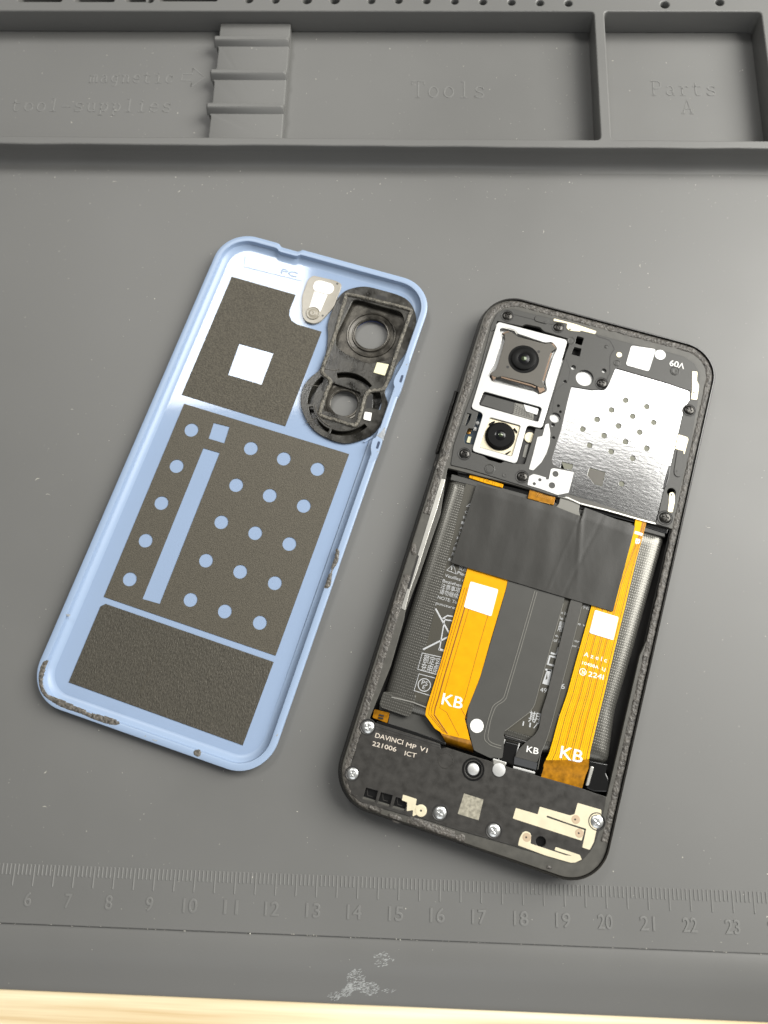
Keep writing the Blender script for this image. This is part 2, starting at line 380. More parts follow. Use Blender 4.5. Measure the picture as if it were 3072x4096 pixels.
# tray walls as one moulded plate with the compartments cut out
comps = [rect(X0 + 6, 206.0, 238.1, 287.2), rect(209.3, 258.7, 238.1, 287.2), rect(262, 330, 238.1, 287.2)]
def wavy(y, amp, n=70, rev=False):
    pts = [(X0 + (X1 - X0) * i / n, y + amp * noise.noise(Vector((i * .35, y, 0)))) for i in range(n + 1)]
    return pts[::-1] if rev else pts
holes = []
for hx, hy, hr in [(94.5, 291.9, 1.25), (103.2, 291.7, 1.2), (113.5, 291.8, 1.5), (122.6, 291.8, 1.5), (134.5, 291.5, 1.15), (143.3, 291.6, 1.15), (152.4, 291.5, 1.15), (161.5, 291.3, 1.15),
                   (170.6, 291.1, 1.15), (179.8, 290.9, 1.15), (188.9, 290.7, 1.15), (198.0, 290.5, 1.15), (228.6, 290.0, 1.35), (246, 291, 1.3), (62, 291.7, 1.0)]:
    holes.append(circ((hx, hy), hr, 20))
for a, b in ((18, 32.5), (37, 50), (54, 67 - 6)): holes.append(rnd(rect(a, b, 291.1, 295), .5))
holes.append(rnd(rect(65, 84, 291.4, 295), .5)); 
outer = wavy(235.2, .35) + [(X1, 330), (X0, 330)]
plate('tray_wall', [outer] + [rnd(cc, 1.4) for cc in comps] + holes, 0.004, 8, 'mat', mt, .45)
plate('tray_floor', rect(X0 + 3, X1 - 3, 236.2, 328), -4.8, 0, 'mat', mt, .05)
# soft fillet foot along the outer wall
V = []; Fc = []
for i in range(71):
    x = X0 + (X1 - X0) * i / 70; yy = 235.25 + .35 * noise.noise(Vector((i * .35, 235.2, 0)))
    for y, z in ((yy + .12, 6.6), (yy - .25, 4.2), (yy - .62, 2.3), (yy - 1.1, 1.0), (yy - 1.8, .3), (yy - 2.8, .003)): V.append((x, y, z))
for i in range(70):
    for k in range(5): Fc.append((i * 6 + k, i * 6 + k + 1, (i + 1) * 6 + k + 1, (i + 1) * 6 + k))
raw('wall_foot', V, Fc, 'mat', mt, ang=60)
# magnetic tool-rest block with three ridges
bo = [(84.2, 239)] 
blk = [(84.6, 238.15), (107.9, 238.15), (107.9, 287.1), (84.6, 287.1), (84.6, 281.5), (83.9, 280.8), (83.6, 278.0), (84.8, 277), (84.8, 268.6), (83.8, 267.5), (83.4, 264.6), (84.6, 263.4), (84.7, 255.4), (83.7, 254.2), (83.5, 251.4), (84.7, 250.2)]
b1 = plate_mesh([rnd(blk, .6)], 0.004, 3.6, .35)
ps = [b1]
for yc in (279.2, 265.8, 252.6):
    Vr = []; Fr = []
    pr = [(yc + 1.6, 3.5), (yc + 1.2, 4.9), (yc + .6, 5.3), (yc - .5, 5.3), (yc - 1.0, 4.9), (yc - 1.9, 3.4)]
    for i, x in enumerate((83.4, 83.9, 107.2, 107.9)):
        for y, z in pr: Vr.append((x, y, z if i in (1, 2) else z - .5))
    for i in range(3):
        for k in range(5): Fr.append((i * 6 + k, i * 6 + k + 1, (i + 1) * 6 + k + 1, (i + 1) * 6 + k))
    Fr += [tuple(range(6)), tuple(range(18, 24))]
    me = bpy.data.meshes.new('x'); me.from_pydata([Vector(v) * S for v in Vr], [], Fr); ps.append(me)
join('tool_rest_block', ps, 'mat', mt)
# slab-serif stroke letters, moulded proud of the surface
G = {'T': ([[(0, 0.8), (0, 1), (1, 1), (1, .8)], [(.5, 1), (.5, 0)], [(.3, 0), (.7, 0)]]),
     'o': ([[(.5 + .38 * math.cos(t * .524), .33 + .33 * math.sin(t * .524)) for t in range(13)]]),
     'l': ([[(.25, 1), (.5, 1), (.5, 0)], [(.2, 0), (.8, 0)]]),
     's': ([[(.8, .66), (.8, .52)], [(.8, .58), (.62, .66), (.35, .66), (.18, .52), (.3, .38), (.7, .3), (.85, .16), (.68, 0), (.35, 0), (.15, .1)], [(.15, .16), (.15, 0)]]),
     'm': ([[(0, .64), (.14, .64), (.14, 0)], [(.02, 0), (.25, 0)], [(.14, .5), (.28, .65), (.42, .64), (.5, .5), (.5, 0)], [(.5, .5), (.64, .65), (.8, .64), (.87, .5), (.87, 0)], [(.87, 0), (1, 0)]]),
     'a': ([[(.18, .58), (.4, .67), (.62, .62), (.7, .48), (.7, .05), (.85, 0)], [(.7, .38), (.4, .38), (.16, .26), (.16, .1), (.35, 0), (.55, .02), (.7, .14)]]),
     'g': ([[(.92, .64), (.72, .64), (.72, -.12), (.6, -.27), (.25, -.26)], [(.72, .5), (.5, .66), (.28, .62), (.12, .42), (.14, .2), (.34, .06), (.55, .08), (.72, .22)]]),
     'n': ([[(.05, .64), (.22, .64), (.22, 0)], [(.06, 0), (.4, 0)], [(.22, .48), (.42, .65), (.66, .64), (.76, .48), (.76, 0)], [(.62, 0), (.92, 0)]]),
     'e': ([[(.12, .34), (.86, .34), (.8, .54), (.62, .66), (.38, .66), (.18, .5), (.12, .3), (.22, .1), (.45, 0), (.7, .02), (.86, .12)]]),
     't': ([[(.32, .9), (.32, .12), (.44, 0), (.68, 0), (.84, .1)], [(.1, .64), (.78, .64)]]),
     'i': ([[(.22, .64), (.5, .64), (.5, 0)], [(.18, 0), (.82, 0)], [(.5, .9), (.5, .82)]]),
     'c': ([[(.84, .64), (.84, .46)], [(.84, .52), (.66, .66), (.4, .66), (.18, .5), (.12, .3), (.22, .1), (.45, 0), (.7, .02), (.86, .14)]]),
     'u': ([[(.05, .64), (.22, .64), (.22, .16), (.36, 0), (.56, 0), (.76, .16)], [(.6, .64), (.76, .64), (.76, 0), (.92, 0)]]),
     'p': ([[(.04, .64), (.22, .64), (.22, -.27)], [(.06, -.27), (.44, -.27)], [(.22, .46), (.42, .65), (.66, .62), (.84, .42), (.8, .18), (.6, .02), (.38, .04), (.22, .2)]]),
     '-': ([[(.08, .36), (.92, .36)]]),
     'P': ([[(.18, 0), (.18, 1), (.62, 1), (.84, .86), (.84, .62), (.62, .48), (.18, .48)], [(.02, 0), (.42, 0)], [(.02, 1), (.2, 1)]]),
     'r': ([[(.1, .64), (.32, .64), (.32, 0)], [(.1, 0), (.62, 0)], [(.32, .42), (.52, .62), (.74, .66), (.88, .56)]]),
     'A': ([[(.14, 0), (.5, 1), (.86, 0)], [(.28, .36), (.72, .36)], [(0, 0), (.3, 0)], [(.7, 0), (1, 0)]])}
def slab(s, x, y, adv, hgt, wdt, th=.34, z=.003):
    out = []
    for ch in s:
        if ch != ' ':
            for st in G[ch]:
                out.append(ribbon_mesh([(x + px * wdt, y + py * hgt) for px, py in st], th * 1.4, z, .10))
        x += adv
    return out
join('tools_lettering', slab('Tools', 148.4, 261.0, 4.95, 6.3, 3.9), 'emb', mt)
ps = slab('Parts', 225.2, 262.3, 4.3, 5.4, 3.5) + slab('A', 234.2, 255.2, 4, 5.2, 3.8)
ps2 = slab('magnetic', 41.8, 266.3, 3.6, 4.6, 2.9, .3) + slab('tool-supplies', 17.4, 254.8, 4.15, 5.0, 3.4, .32)
ar = [(72.6, 267.3), (76.0, 267.3), (76.0, 264.7), (80.2, 268.6), (76.0, 272.4), (76.0, 269.9), (72.6, 269.9)]
ps2.append(ribbon_mesh(ar, .5, .003, .08, True))
join('parts_lettering', ps, 'emb', mt); join('magnet_lettering', ps2, 'emb', mt)
# ruler ticks and numbers
y_top = 29.35; ps = []
V = []; Fc = []
for k in range(-20, 620):
    x = k * .5 * 2
    if x > 340 or x < -50: continue
    long_ = (k % 5 == 0)
    ln = 5.0 if long_ else 2.55
    b0 = (x - .21, x + .21, y_top - ln, y_top); kk = len(V); h = .11; e = .12
    V += [(b0[0], b0[2], .002), (b0[1], b0[2], .002), (b0[1], b0[3], .002), (b0[0], b0[3], .002), (b0[0] + e, b0[2] + e, h), (b0[1] - e, b0[2] + e, h), (b0[1] - e, b0[3] - e, h), (b0[0] + e, b0[3] - e, h)]
    Fc += [(kk + 4, kk + 5, kk + 6, kk + 7)] + [(kk + a, kk + (a + 1) % 4, kk + 4 + (a + 1) % 4, kk + 4 + a) for a in range(4)]
raw('ruler_ticks', V, Fc, 'emb', mt, ang=20)
ps = []
for k in range(2, 34):
    s = str(k); wd_ = 1.75 * len(s)
    p0 = (10 * k - .55 - wd_ / 2, 19.9)
    ps.append(text_mesh(s, p0, (p0[0] + wd_, p0[1]), 3.1, .05, .09, bev=.05))
join('ruler_numbers', ps, 'emb', mt)
# the loose crumbs of old glue caught along the ruler step
ps = []
def flake(V, Fc, x, y, z, r, h=.08, th=None):
    a = random.uniform(0, 6.28) if th is None else th; k = len(V); e = random.uniform(.25, .8)
    n = 5
    for i in range(n):
        t = 2 * math.pi * i / n; rr = r * random.uniform(.6, 1.1); px, py = rr * math.cos(t), rr * e * math.sin(t)
        V.append((x + px * math.cos(a) - py * math.sin(a), y + px * math.sin(a) + py * math.cos(a), z))
    V.append((x, y, z + h * random.uniform(.5, 1.2)))
    for i in range(n): Fc.append((k + i, k + (i + 1) % n, k + n))
V = []; Fc = []
for _ in range(120): flake(V, Fc, random.uniform(45, 245), 15.95 + random.uniform(-.15, .12), random.choice([.0, -.4]), random.uniform(.05, .22), .1)
for _ in range(1300):
    x = random.uniform(5, 285); y = random.uniform(2, 285)
    if 14 < y < 17 or 232 < y < 240: continue
    z = 0 if y > 17 else -1.1
    if 83 < x < 109 and y > 238: z = 3.6
    if y < 16: z = -.5 if y > 10 else -.8 - (9.2 - y) * .39
    flake(V, Fc, x, y, z, random.uniform(.05, .14) * (1.9 if random.random() < .12 else 1), .07)
for _ in range(260):
    x = random.uniform(10, 275); y = random.choice([random.uniform(239, 286), random.uniform(222, 233), random.uniform(20, 230)])
    if 83 < x < 109 and y > 238: continue
    flake(V, Fc, x, y, 0, random.uniform(.10, .22), .08)
for _ in range(30):  # a few large chips and fibres
    x = random.uniform(15, 255); y = random.uniform(30, 232); k = len(V); a = random.uniform(0, 6.28); L_ = random.uniform(.6, 1.6)
    for i in range(5):
        t = i / 4; px = x + L_ * t * math.cos(a + t); py = y + L_ * t * math.sin(a + t); wz = .07 * (1 - abs(t - .5) * 1.5)
        V += [(px - wz, py + wz, .06), (px + wz, py - wz, .06)]
    for i in range(4): Fc.append((k + 2 * i, k + 2 * i + 1, k + 2 * i + 3, k + 2 * i + 2))
du = raw('dust', V, Fc, 'dust', None); du['label'] = 'pale specks and fibres of dust scattered over the grey mat'; du['category'] = 'dust'; du['kind'] = 'stuff'
# dried fingerprint-like smear on the front lip
V = []; Fc = []
def streaks(cx, cy, rx, ry, n, ang):
    for _ in range(n):
        t = random.uniform(0, 6.28); q = math.sqrt(random.random()); x = cx + rx * q * math.cos(t); y = cy + ry * q * math.sin(t)
        L_ = random.uniform(.25, .9); a = ang + random.uniform(-.25, .25) + .12 * (x - cx); wz = random.uniform(.03, .10); k = len(V); 
        yy = y; zz = lambda y: (-1.16 if y < 8 else (-.42 if y > 9.5 else -.8)) 
        z = {True: -1.135}.get(y < 6, None)
        def hz(y):
            pr = [(2.0, -3.6), (5, -2.4), (7.2, -1.5), (8.8, -.95), (10.5, -.58), (13, -.45), (15.2, -.55)]
            for (a1, z1), (a2, z2) in zip(pr, pr[1:]):
                if y <= a2: return z1 + (z2 - z1) * max(0, (y - a1)) / (a2 - a1)
            return -.55
        dx, dy = math.cos(a), math.sin(a)
        for s_, wq in ((0, .2), (.35, 1), (.7, .8), (1, .1)):
            px, py = x + dx * L_ * s_, y + dy * L_ * s_
            V.append((px - dy * wz * wq, py + dx * wz * wq, hz(py) + .012)); V.append((px + dy * wz * wq, py - dx * wz * wq, hz(py) + .012))
        for i in range(3): Fc.append((k + 2 * i, k + 2 * i + 1, k + 2 * i + 3, k + 2 * i + 2))
s0 = P('f', 1420, 3925, -.8, MATF); s1 = P('f', 1470, 3965, -.8, MATF); s2 = P('f', 1378, 3985, -1, MATF); s3 = P('f', 1525, 3840, -.5, MATF); s4 = P('f', 1330, 4000, -1.1, MATF)
streaks(s0[0], s0[1], 2.2, 2.6, 150, .25); streaks(s1[0], s1[1], 2.4, 1.6, 110, .2); streaks(s2[0], s2[1], 1.3, 1.0, 90, .8)
streaks(s3[0], s3[1], 2.8, 1.6, 50, .3); streaks(s4[0], s4[1], 1.6, 1.0, 45, .6); streaks(s1[0] + 4.5, s1[1] - .4, 1.8, .6, 18, .5); streaks(s0[0]-1.3, s0[1]-2.0, 1.2, 1.0, 60, .1)
raw('dried_smear', V, Fc, 'smear', mt)

# ================================================================== BACK COVER
cv = thing('phone_back_cover', 'light blue phone back cover lying inside up with dark graphite sheets and black camera frame', 'phone cover', CVF)
FZ = 1.0
def notch(k, x, y, nx, ny, i):
    if ny > .9 and y > 0:
        xl = P('o', 1180, 300, 3, CVF)[0]; xr = P('o', 1500, 400, 3, CVF)[0]
        t = max(0, min(1, (x - xl) / 1.4)) * max(0, min(1, (xr - x) / 1.2)); t = t * t * (3 - 2 * t)
        return .85 * t, -.25 * t if 3 < k < 8 else 0
    return 0, 0
sweep('rim', [(4.2, 0.0), (2.2, .10), (1.0, .45), (.35, 1.0), (.06, 1.8), (.0, 2.6), (.08, 2.95), (.28, 3.06), (1.62, 3.06), (1.80, 3.0), (1.90, 2.5), (1.98, 1.95), (2.12, 1.72), (2.6, 1.5), (3.1, 1.15), (3.8, FZ), (4.2, FZ - .02), (4.2, .02)],
      CWd, CHt, 10, 'bluerim', cv, fn=notch, side=70, fill_first=False)
camo = smooth(PS('k', [(1100, 402), (1190, 388), (1300, 412), (1420, 450), (1480, 500), (1510, 580), (1503, 660), (1490, 720), (1445, 805), (1392, 870), (1360, 950), (1315, 1045), (1335, 1130), (1310, 1220), (1240, 1310), (1130, 1360),
                       (1030, 1365), (900, 1310), (825, 1230), (787, 1120), (803, 1020), (850, 955), (905, 905), (945, 800), (957, 700), (957, 620), (1000, 500), (1045, 432)], 1.4, CVF), 4)
def shrink(pts, d):
    n = len(pts); out = []
    ar_ = sum(pts[i - 1][0] * pts[i][1] - pts[i][0] * pts[i - 1][1] for i in range(n)); sg = 1 if ar_ > 0 else -1
    for i in range(n):
        a = Vector(pts[i - 1]); b = Vector(pts[(i + 1) % n]); t = (b - a).normalized(); out.append((pts[i][0] - t.y * d * sg, pts[i][1] + t.x * d * sg))
    return out
inner = rrect(CWd - 3.9, CHt - 3.9, 6.1)
plate('inner_panel', [inner, shrink(camo, .3)], .03, FZ, 'blue', cv, .02)
# recessed tab area at the top left with moulding mark
q = PS('k', [(440, 195), (818, 262), (792, 350), (432, 262)], FZ, CVF)
join('moulding_mark', [ribbon_mesh(q[2:] + q[:1], .25, FZ, .08), textw('PC', 'k', (660, 300), (760, 328), 30, FZ + .06, CVF, .1)], 'bluerim', cv)
# right edge clip slots
for (x, y) in ((1060, 475), (672, 1575)):
    a = P('u', x + 20, y - 60, 3.1, CVF); b = P('u', x - 18, y + 62, 3.1, CVF); d = Vector(b) - Vector(a); d.normalize(); nn = Vector((-d.y, d.x)) * .36
    pts = rnd([tuple(Vector(a) - nn), tuple(Vector(a) + nn), tuple(Vector(b) + nn), tuple(Vector(b) - nn)], .34)
    plate('clip_slot', pts, 3.0, 3.085, 'pit', cv)
plate('clip_pad', smooth(PS('u', [(1165, 60), (1040, 300), (945, 470), (930, 560), (948, 650), (905, 760), (1010, 760), (1130, 420), (1200, 150)], 3, CVF), 3), 1.2, 3.075, 'bluerim', cv, .1)
plate('clip_pad', smooth(PS('u', [(700, 1290), (640, 1440), (585, 1480), (550, 1620), (560, 1750), (510, 1850), (610, 1850), (700, 1640), (760, 1400)], 3, CVF), 3), 1.2, 3.075, 'bluerim', cv, .1)
plate('small_rib', rnd(PS('u', [(435, 1520), (575, 1432), (592, 1448), (450, 1538)], 1.3, CVF), .1), .9, 1.5, 'bluerim', cv, .05)
# graphite sheets
s1 = PS('k', [(355, 323), (755, 437), (738, 480), (718, 530), (715, 565), (730, 600), (765, 622), (918, 668), (690, 1260), (42, 1063)], FZ + .1, CVF)
plate('graphite_sheet', [s1, PS('k', [(402, 743), (617, 803), (542, 1000), (332, 938)], FZ + .1, CVF)], FZ + .005, FZ + .13, 'graph', cv, .02, label='dark graphite sheet with one square window, nearest the camera frame')
hl = [(573, 345), (945, 460), (1151, 525), (1362, 590), (480, 571), (853, 690), (1063, 755), (1276, 820), (385, 802), (760, 922), (972, 990), (1186, 1058), (286, 1037), (664, 1162), (878, 1232), (1095, 1303), (187, 1279), (567, 1408), (782, 1480), (1001, 1551)]
s2 = [P('l', 527, 180, FZ + .1, CVF), P('l', 1560, 495, FZ + .1, CVF), P('m', 1320, 425, FZ + .1, CVF), P('m', 415, 115, FZ + .1, CVF)]
plate('graphite_sheet', [s2] + [PC('l', x, y, 43.5, FZ + .1, CVF) for x, y in hl] + [PS('l', [(712, 300), (812, 325), (778, 428), (680, 398)], FZ + .1, CVF), PS('l', [(647, 458), (750, 488), (375, 1433), (266, 1402)], FZ + .1, CVF)],
      FZ + .005, FZ + .16, 'graph2', cv, .02, label='large middle graphite sheet with twenty round holes and a long slot')
s3 = PS('m', [(425, 152), (1310, 458), (1147, 897), (230, 565), (398, 165)], FZ + .1, CVF)
plate('graphite_sheet', s3, FZ + .005, FZ + .18, 'graph3', cv, .05, label='plain unpunched graphite sheet at the bottom end')
join('sheet_crease', [ribbon_mesh(PS('m', q, FZ + .18, CVF), .28, FZ + .17, .05) for q in ([(690, 430), (650, 520), (600, 640)], [(582, 252), (620, 268), (670, 276)])] + [ribbon_mesh(PS('k', q, FZ + .13, CVF), .3, FZ + .12, .05) for q in ([(560, 1170), (650, 1150), (735, 1130)], [(600, 1200), (700, 1165)])], 'graph', cv)
# flash lens
fl = thing('flash_window', 'x', 'x'); fl.parent = cv; del fl['category']; del fl['label']
fo = rnd(PS('t', [(480, 165), (1200, 330), (1395, 430), (1370, 600), (1290, 760), (1150, 1150), (840, 1500), (700, 1640), (500, 1700), (250, 1620), (145, 1440), (135, 850), (330, 300)], FZ + .8, CVF), 1.2, 6)
plate('window_body', fo, FZ, FZ + .8, 'lens_clear', fl, .12)
plate('window_pad', rnd(PS('t', [(560, 350), (720, 325), (1090, 430), (1170, 560), (1100, 720), (950, 770), (530, 655), (480, 520)], FZ + .85, CVF), .9, 5), FZ + .7, FZ + .86, 'white', fl, .03)
plate('window_strip', PS('t', [(530, 675), (950, 785), (720, 1320), (370, 1190)], FZ + .85, CVF), FZ + .7, FZ + .83, 'white', fl)
cc = P('t', 490, 1365, FZ + .9, CVF); rr_ = math.dist(cc, P('t', 705, 1365, FZ + .9, CVF))
lathe('dome', cc, [(rr_, FZ + .7), (rr_, FZ + 1.05), (rr_ * .93, FZ + 1.1), (rr_ * .85, FZ + .95), (rr_ * .7, FZ + .95), (rr_ * .45, FZ + 1.15), (rr_ * .25, FZ + 1.2), (rr_ * .08, FZ + 1.1), (0, FZ + 1.05)], 'lens_clear', fl)
for x, y in ((795, 1440), (1255, 430), (505, 235)): lathe('alignment_pin', P('t', x, y, FZ + .85, CVF), [(.32, FZ + .6), (.32, FZ + .84), (0, FZ + .84)], 'cblk' if x > 600 else 'lens_clear', fl)
# camera frame
cf = thing('camera_frame', 'x', 'x'); cf.parent = cv; del cf['category']; del cf['label']
h1 = PC('k', 1228, 685, 101, -.3, CVF, 48); h2 = PC('k', 1058, 1115, 84, -.3, CVF, 48)
c1 = P('k', 1228, 685, .3, CVF); c2 = P('k', 1058, 1115, 1.2, CVF)
r1 = math.dist(c1, P('k', 1330, 685, .3, CVF)); r2 = math.dist(c2, P('k', 1143, 1115, 1.2, CVF))
rec1 = rnd(PS('k', [(1118, 462), (1418, 545), (1438, 600), (1352, 845), (1210, 870), (1075, 812), (1008, 762), (1008, 690)], 1.6, CVF), 1.6, 6)
def arc(c, ri, ro, a0, a1, n=14):
    A0, A1 = math.radians(a0), math.radians(a1); o = [(c[0] + ro * math.cos(A0 + (A1 - A0) * i / n), c[1] + ro * math.sin(A0 + (A1 - A0) * i / n)) for i in range(n + 1)]
    return o + [(c[0] + ri * math.cos(A1 + (A0 - A1) * i / n), c[1] + ri * math.sin(A1 + (A0 - A1) * i / n)) for i in range(n + 1)]
arcs = [arc(c2, r2 * 2.0, r2 * 2.42, 50, 122), arc(c2, r2 * 2.30, r2 * 2.68, 146, 200), arc(c2, r2 * 2.3, r2 * 2.6, 205, 262), arc(c2, r2 * 2.25, r2 * 2.58, 266, 330), arc(c2, r2 * 2.15, r2 * 2.75, 5, 40)]
arcs = [rnd(a, .25, 3) for a in arcs]
d2 = circ(c2, r2 * 1.75, 40)
sq2 = rnd(PS('k', [(975, 985), (1165, 1050), (1120, 1215), (925, 1160)], 1.6, CVF), .8)
plate('frame_flange', [camo, rec1, sq2] + arcs, FZ - .2, 1.72, 'cblk', cf, .12)
plate('outer_bezel', [shrink(camo, 1.0), h1, h2], -1.0, -.45, 'cblk', cf, .15)
plate('deep_floor', [shrink(rec1[::2], -1.0), circ(c1, r1, 48)], -.4, -.05, 'cblk2', cf, .05)
plate('lower_floor', [shrink(sq2[::2], -.8), circ(c2, r2, 48)], .55, .85, 'cblk2', cf, .05)
lathe('lens_ring', c1, [(r1, -.3), (r1, .55), (r1 * 1.05, .65), (r1 * 1.15, .58), (r1 * 1.20, .12), (r1 * 1.38, .05), (r1 * 1.42, .32), (r1 * 1.5, .28), (r1 * 1.54, -.06)], 'cblk2', cf, 60)
lathe('lens_ring', c2, [(r2, .4), (r2, 1.0), (r2 * 1.05, 1.08), (r2 * 1.14, 1.06), (r2 * 1.18, .95), (r2 * 1.3, 1.0), (r2 * 1.34, .9), (r2 * 1.45, .94), (r2 * 1.5, .8)], 'cblk2', cf, 60)
lathe('bezel_band', c1, [(r1 * 1.03, -1.0), (r1 * 1.03, .3), (r1 * 1.06, .3), (r1 * 1.06, -1.0)], 'bluem', cf, 60)
foam = smooth(PS('k', [(1090, 430), (1260, 470), (1462, 522), (1468, 560), (1440, 640), (1380, 810), (1325, 985), (1290, 1025), (1220, 1035), (1190, 1065), (1170, 1140), (1138, 1235), (1105, 1248), (1000, 1215), (912, 1188), (908, 1150), (945, 1040), (972, 975), (935, 935), (918, 905), (950, 810), (1000, 680), (1062, 460)], 2.4, CVF), 4)
fm = ribbon_mesh([], 1, 1) if False else None
def rope(name, path, wd, z0, h, m, parent, step=.25):
    # densely sampled rough strip
    pts = []; n = len(path)
    for i in range(n):
        a = Vector(path[i]); b = Vector(path[(i + 1) % n]); k = max(1, int((b - a).length / step))
        for j in range(k): pts.append(a.lerp(b, j / k))
    V = []; Fc = []; n = len(pts); C = 7
    for i in range(n):
        t = (pts[(i + 1) % n] - pts[i - 1]).normalized(); nn = Vector((-t.y, t.x))
        for c_ in range(C):
            u = c_ / (C - 1) * 2 - 1; e = (1 - abs(u) ** 6); jit = random.uniform(-.04, .04)
            q_ = pts[i] + nn * (u * wd / 2 + jit); V.append((q_.x, q_.y, z0 + h * e + (random.uniform(-.07, .07) if abs(u) < .95 else 0)))
    for i in range(n):
        for c_ in range(C - 1):
            a = i * C + c_; b = ((i + 1) % n) * C + c_; Fc.append((a, b, b + 1, a + 1))
    return raw(name, V, Fc, m, parent, ang=85)
rope('foam_gasket', foam, 1.12, 1.70, .65, 'foam', cf)
plate('yellow_label', PS('k', [(1265, 858), (1338, 872), (1313, 942), (1242, 922)], 1.95, CVF), 1.72, 1.9, 'cream', cf, .03)
plate('white_label', rnd(PS('k', [(1188, 1168), (1233, 1175), (1224, 1227), (1178, 1215)], 1.95, CVF), .35), 1.72, 1.92, 'white', cf, .03)
for q in ([(1265, 435), (1325, 450), (1318, 470), (1258, 455)], [(1040, 435), (1058, 440), (1040, 495), (1025, 490)]): plate('latch_slot', PS('k', q, 1.75, CVF), 1.70, 1.74, 'groove', cf)
for q in ([(930, 965), (948, 972), (930, 1040), (915, 1035)], [(1205, 1070), (1240, 1060), (1235, 1140), (1195, 1150)], [(1465, 570), (1490, 575), (1478, 640), (1450, 635)]): plate('latch_slot', PS('k', q, 1.75, CVF), 1.70, 1.74, 'groove', cf)
join('mould_ridges', [ribbon_mesh(PS('k', q, 1.7, CVF), .22, 1.71, .1) for q in ([(1135, 800), (1100, 905)], [(1190, 860), (1170, 915)], [(1000, 815), (985, 880)], [(940, 900), (1000, 912), (1030, 900)], [(820, 1240), (900, 1200)], [(835, 1000), (905, 1010)])] +
     [ribbon_mesh(arc(c2, r2 * 2.1, r2 * 2.1, 205, 260)[:15], .35, 1.71, .3)], 'cblk2', cf)
# glue residue
for i, q in enumerate((('v', [(1015, 390), (1070, 430), (1060, 520), (1050, 600), (1010, 680), (960, 760), (945, 860), (925, 1000), (870, 1050), (815, 1040), (850, 940), (880, 850), (930, 760), (935, 680), (970, 580), (1000, 480)]),
                       ('w', [(232, 165), (312, 140), (275, 240), (250, 330), (235, 450), (280, 560), (340, 610), (480, 655), (640, 730), (790, 785), (830, 830), (1000, 860), (1245, 945), (1225, 995), (1100, 985), (900, 920), (750, 850), (560, 790), (420, 725), (250, 610), (190, 480), (180, 330)]),
                       ('m', [(888, 925), (925, 922), (922, 955), (895, 952)]), ('y', None))):
    if q[1]: lumpy('glue_residue', smooth(PS(q[0], q[1], 3.1, CVF), 3), 3.05, .35, 'res', cv, .2, seed=i * 3)
for q in (('u', [(640, 1420), (740, 1330), (790, 1260), (800, 1330), (760, 1500), (700, 1460)]), ('u', [(555, 1610), (575, 1600), (578, 1670), (560, 1670)]), ('u', [(645, 1680), (690, 1670), (665, 1720)]),
          ('u', [(1115, 235), (1185, 215), (1150, 262)]), ('m', [(622, 852), (638, 840), (638, 854)]), ('m', [(660, 865), (700, 868), (690, 880)]), ('v', [(1165, 225), (1195, 225), (1180, 260)]),
          ('o', [(225, 788), (245, 788), (236, 800)]), ('m', [(1318, 850), (1335, 828), (1332, 850)]), ('m', [(215, 205), (240, 208), (232, 220), (218, 216)])):
    o_ = lumpy('glue_smudge', PS(q[0], q[1], 3.1, CVF), 3.05, .12, 'res_l', cv, .16, seed=5)

# ================================================================== OPEN PHONE
ph = thing('opened_smartphone', 'black smartphone lying face down with its back off, showing battery, flat cables, shields and cameras', 'smartphone', PH)
TOP = 6.3
def phn(k, x, y, nx, ny, i):
    if k >= 6:
        g = .55 * max(0, -nx) + .3 * max(0, -ny) * max(0, 1 - max(0, x) / 20)
        if 6 <= k <= 9: return g, -.1 * g
    if k in (8, 9) and ny > .9 and y > 0:
        xl = P('b', 790, 200, 6.3, PH)[0]; return (.25 if abs(x - xl - .6) < 1.2 else 0), (-.5 if abs(x - xl - .6) < 1.0 else 0)
    return 0, 0
sweep('outer_frame', [(3.2, 0.0), (1.6, .12), (.7, .55), (.18, 1.5), (0, 2.8), (0, 3.8), (.08, 5.2), (.22, TOP - .1), (.34, TOP), (.62, TOP), (.70, TOP - .85), (2.9, TOP - 1.1)], HW, HH, 10, 'rail', ph, fn=phn, side=40, fill_first=True)
sweep('screen_edge', [(1.3, -.001), (.9, .3), (.55, .62), (.6, .9)], HW, HH, 10, 'gloss', ph, side=2, fill_first=False)
# deck with the battery bay and board recess cut out
bay = PM([('f', 1790, 1872), ('f', 2040, 1935), ('f', 2300, 2010), ('f', 2708, 2122), ('f', 2640, 2440), ('z', 478, 100), ('z', 60, 1900), ('f', 2425, 3190), ('f', 2300, 3180), ('f', 1980, 3070), ('f', 1480, 2900), ('f', 1480, 2868), ('y', 830, 1740), ('y', 1090, 1100), ('y', 1310, 330), ('y', 1330, 200), ('c', 420, 1000), ('c', 620, 420)], 5.6, PH)
dk = rrect(HW - .75, HH - .75, 9.2)
up = PM([('a', 655, 225), ('a', 820, 180), ('b', 520, 215), ('b', 1060, 350), ('b', 1370, 480), ('b', 1400, 700), ('b', 1300, 1250), ('b', 1140, 1860), ('b', 900, 1800), ('a', 1000, 2060), ('a', 200, 1860), ('a', 230, 1660), ('a', 480, 960), ('a', 610, 480)], 5.6, PH)
lw = PM([('h', 380, 130), ('h', 1590, 520), ('i', 1100, 520), ('i', 1300, 600), ('i', 1220, 1000), ('i', 1080, 1140), ('i', 560, 1010), ('h', 900, 960), ('h', 300, 780), ('h', 260, 640)], 5.6, PH)
plate('chassis_deck', [dk, rnd(bay, .5), rnd(up, 1), rnd(lw, 1)], 4.6, 5.72, 'deck', ph, .12)
plate('bay_floor', rrect(HW - 1.2, HH - 1.2, 8.8), .9, 1.5, 'groove', ph)
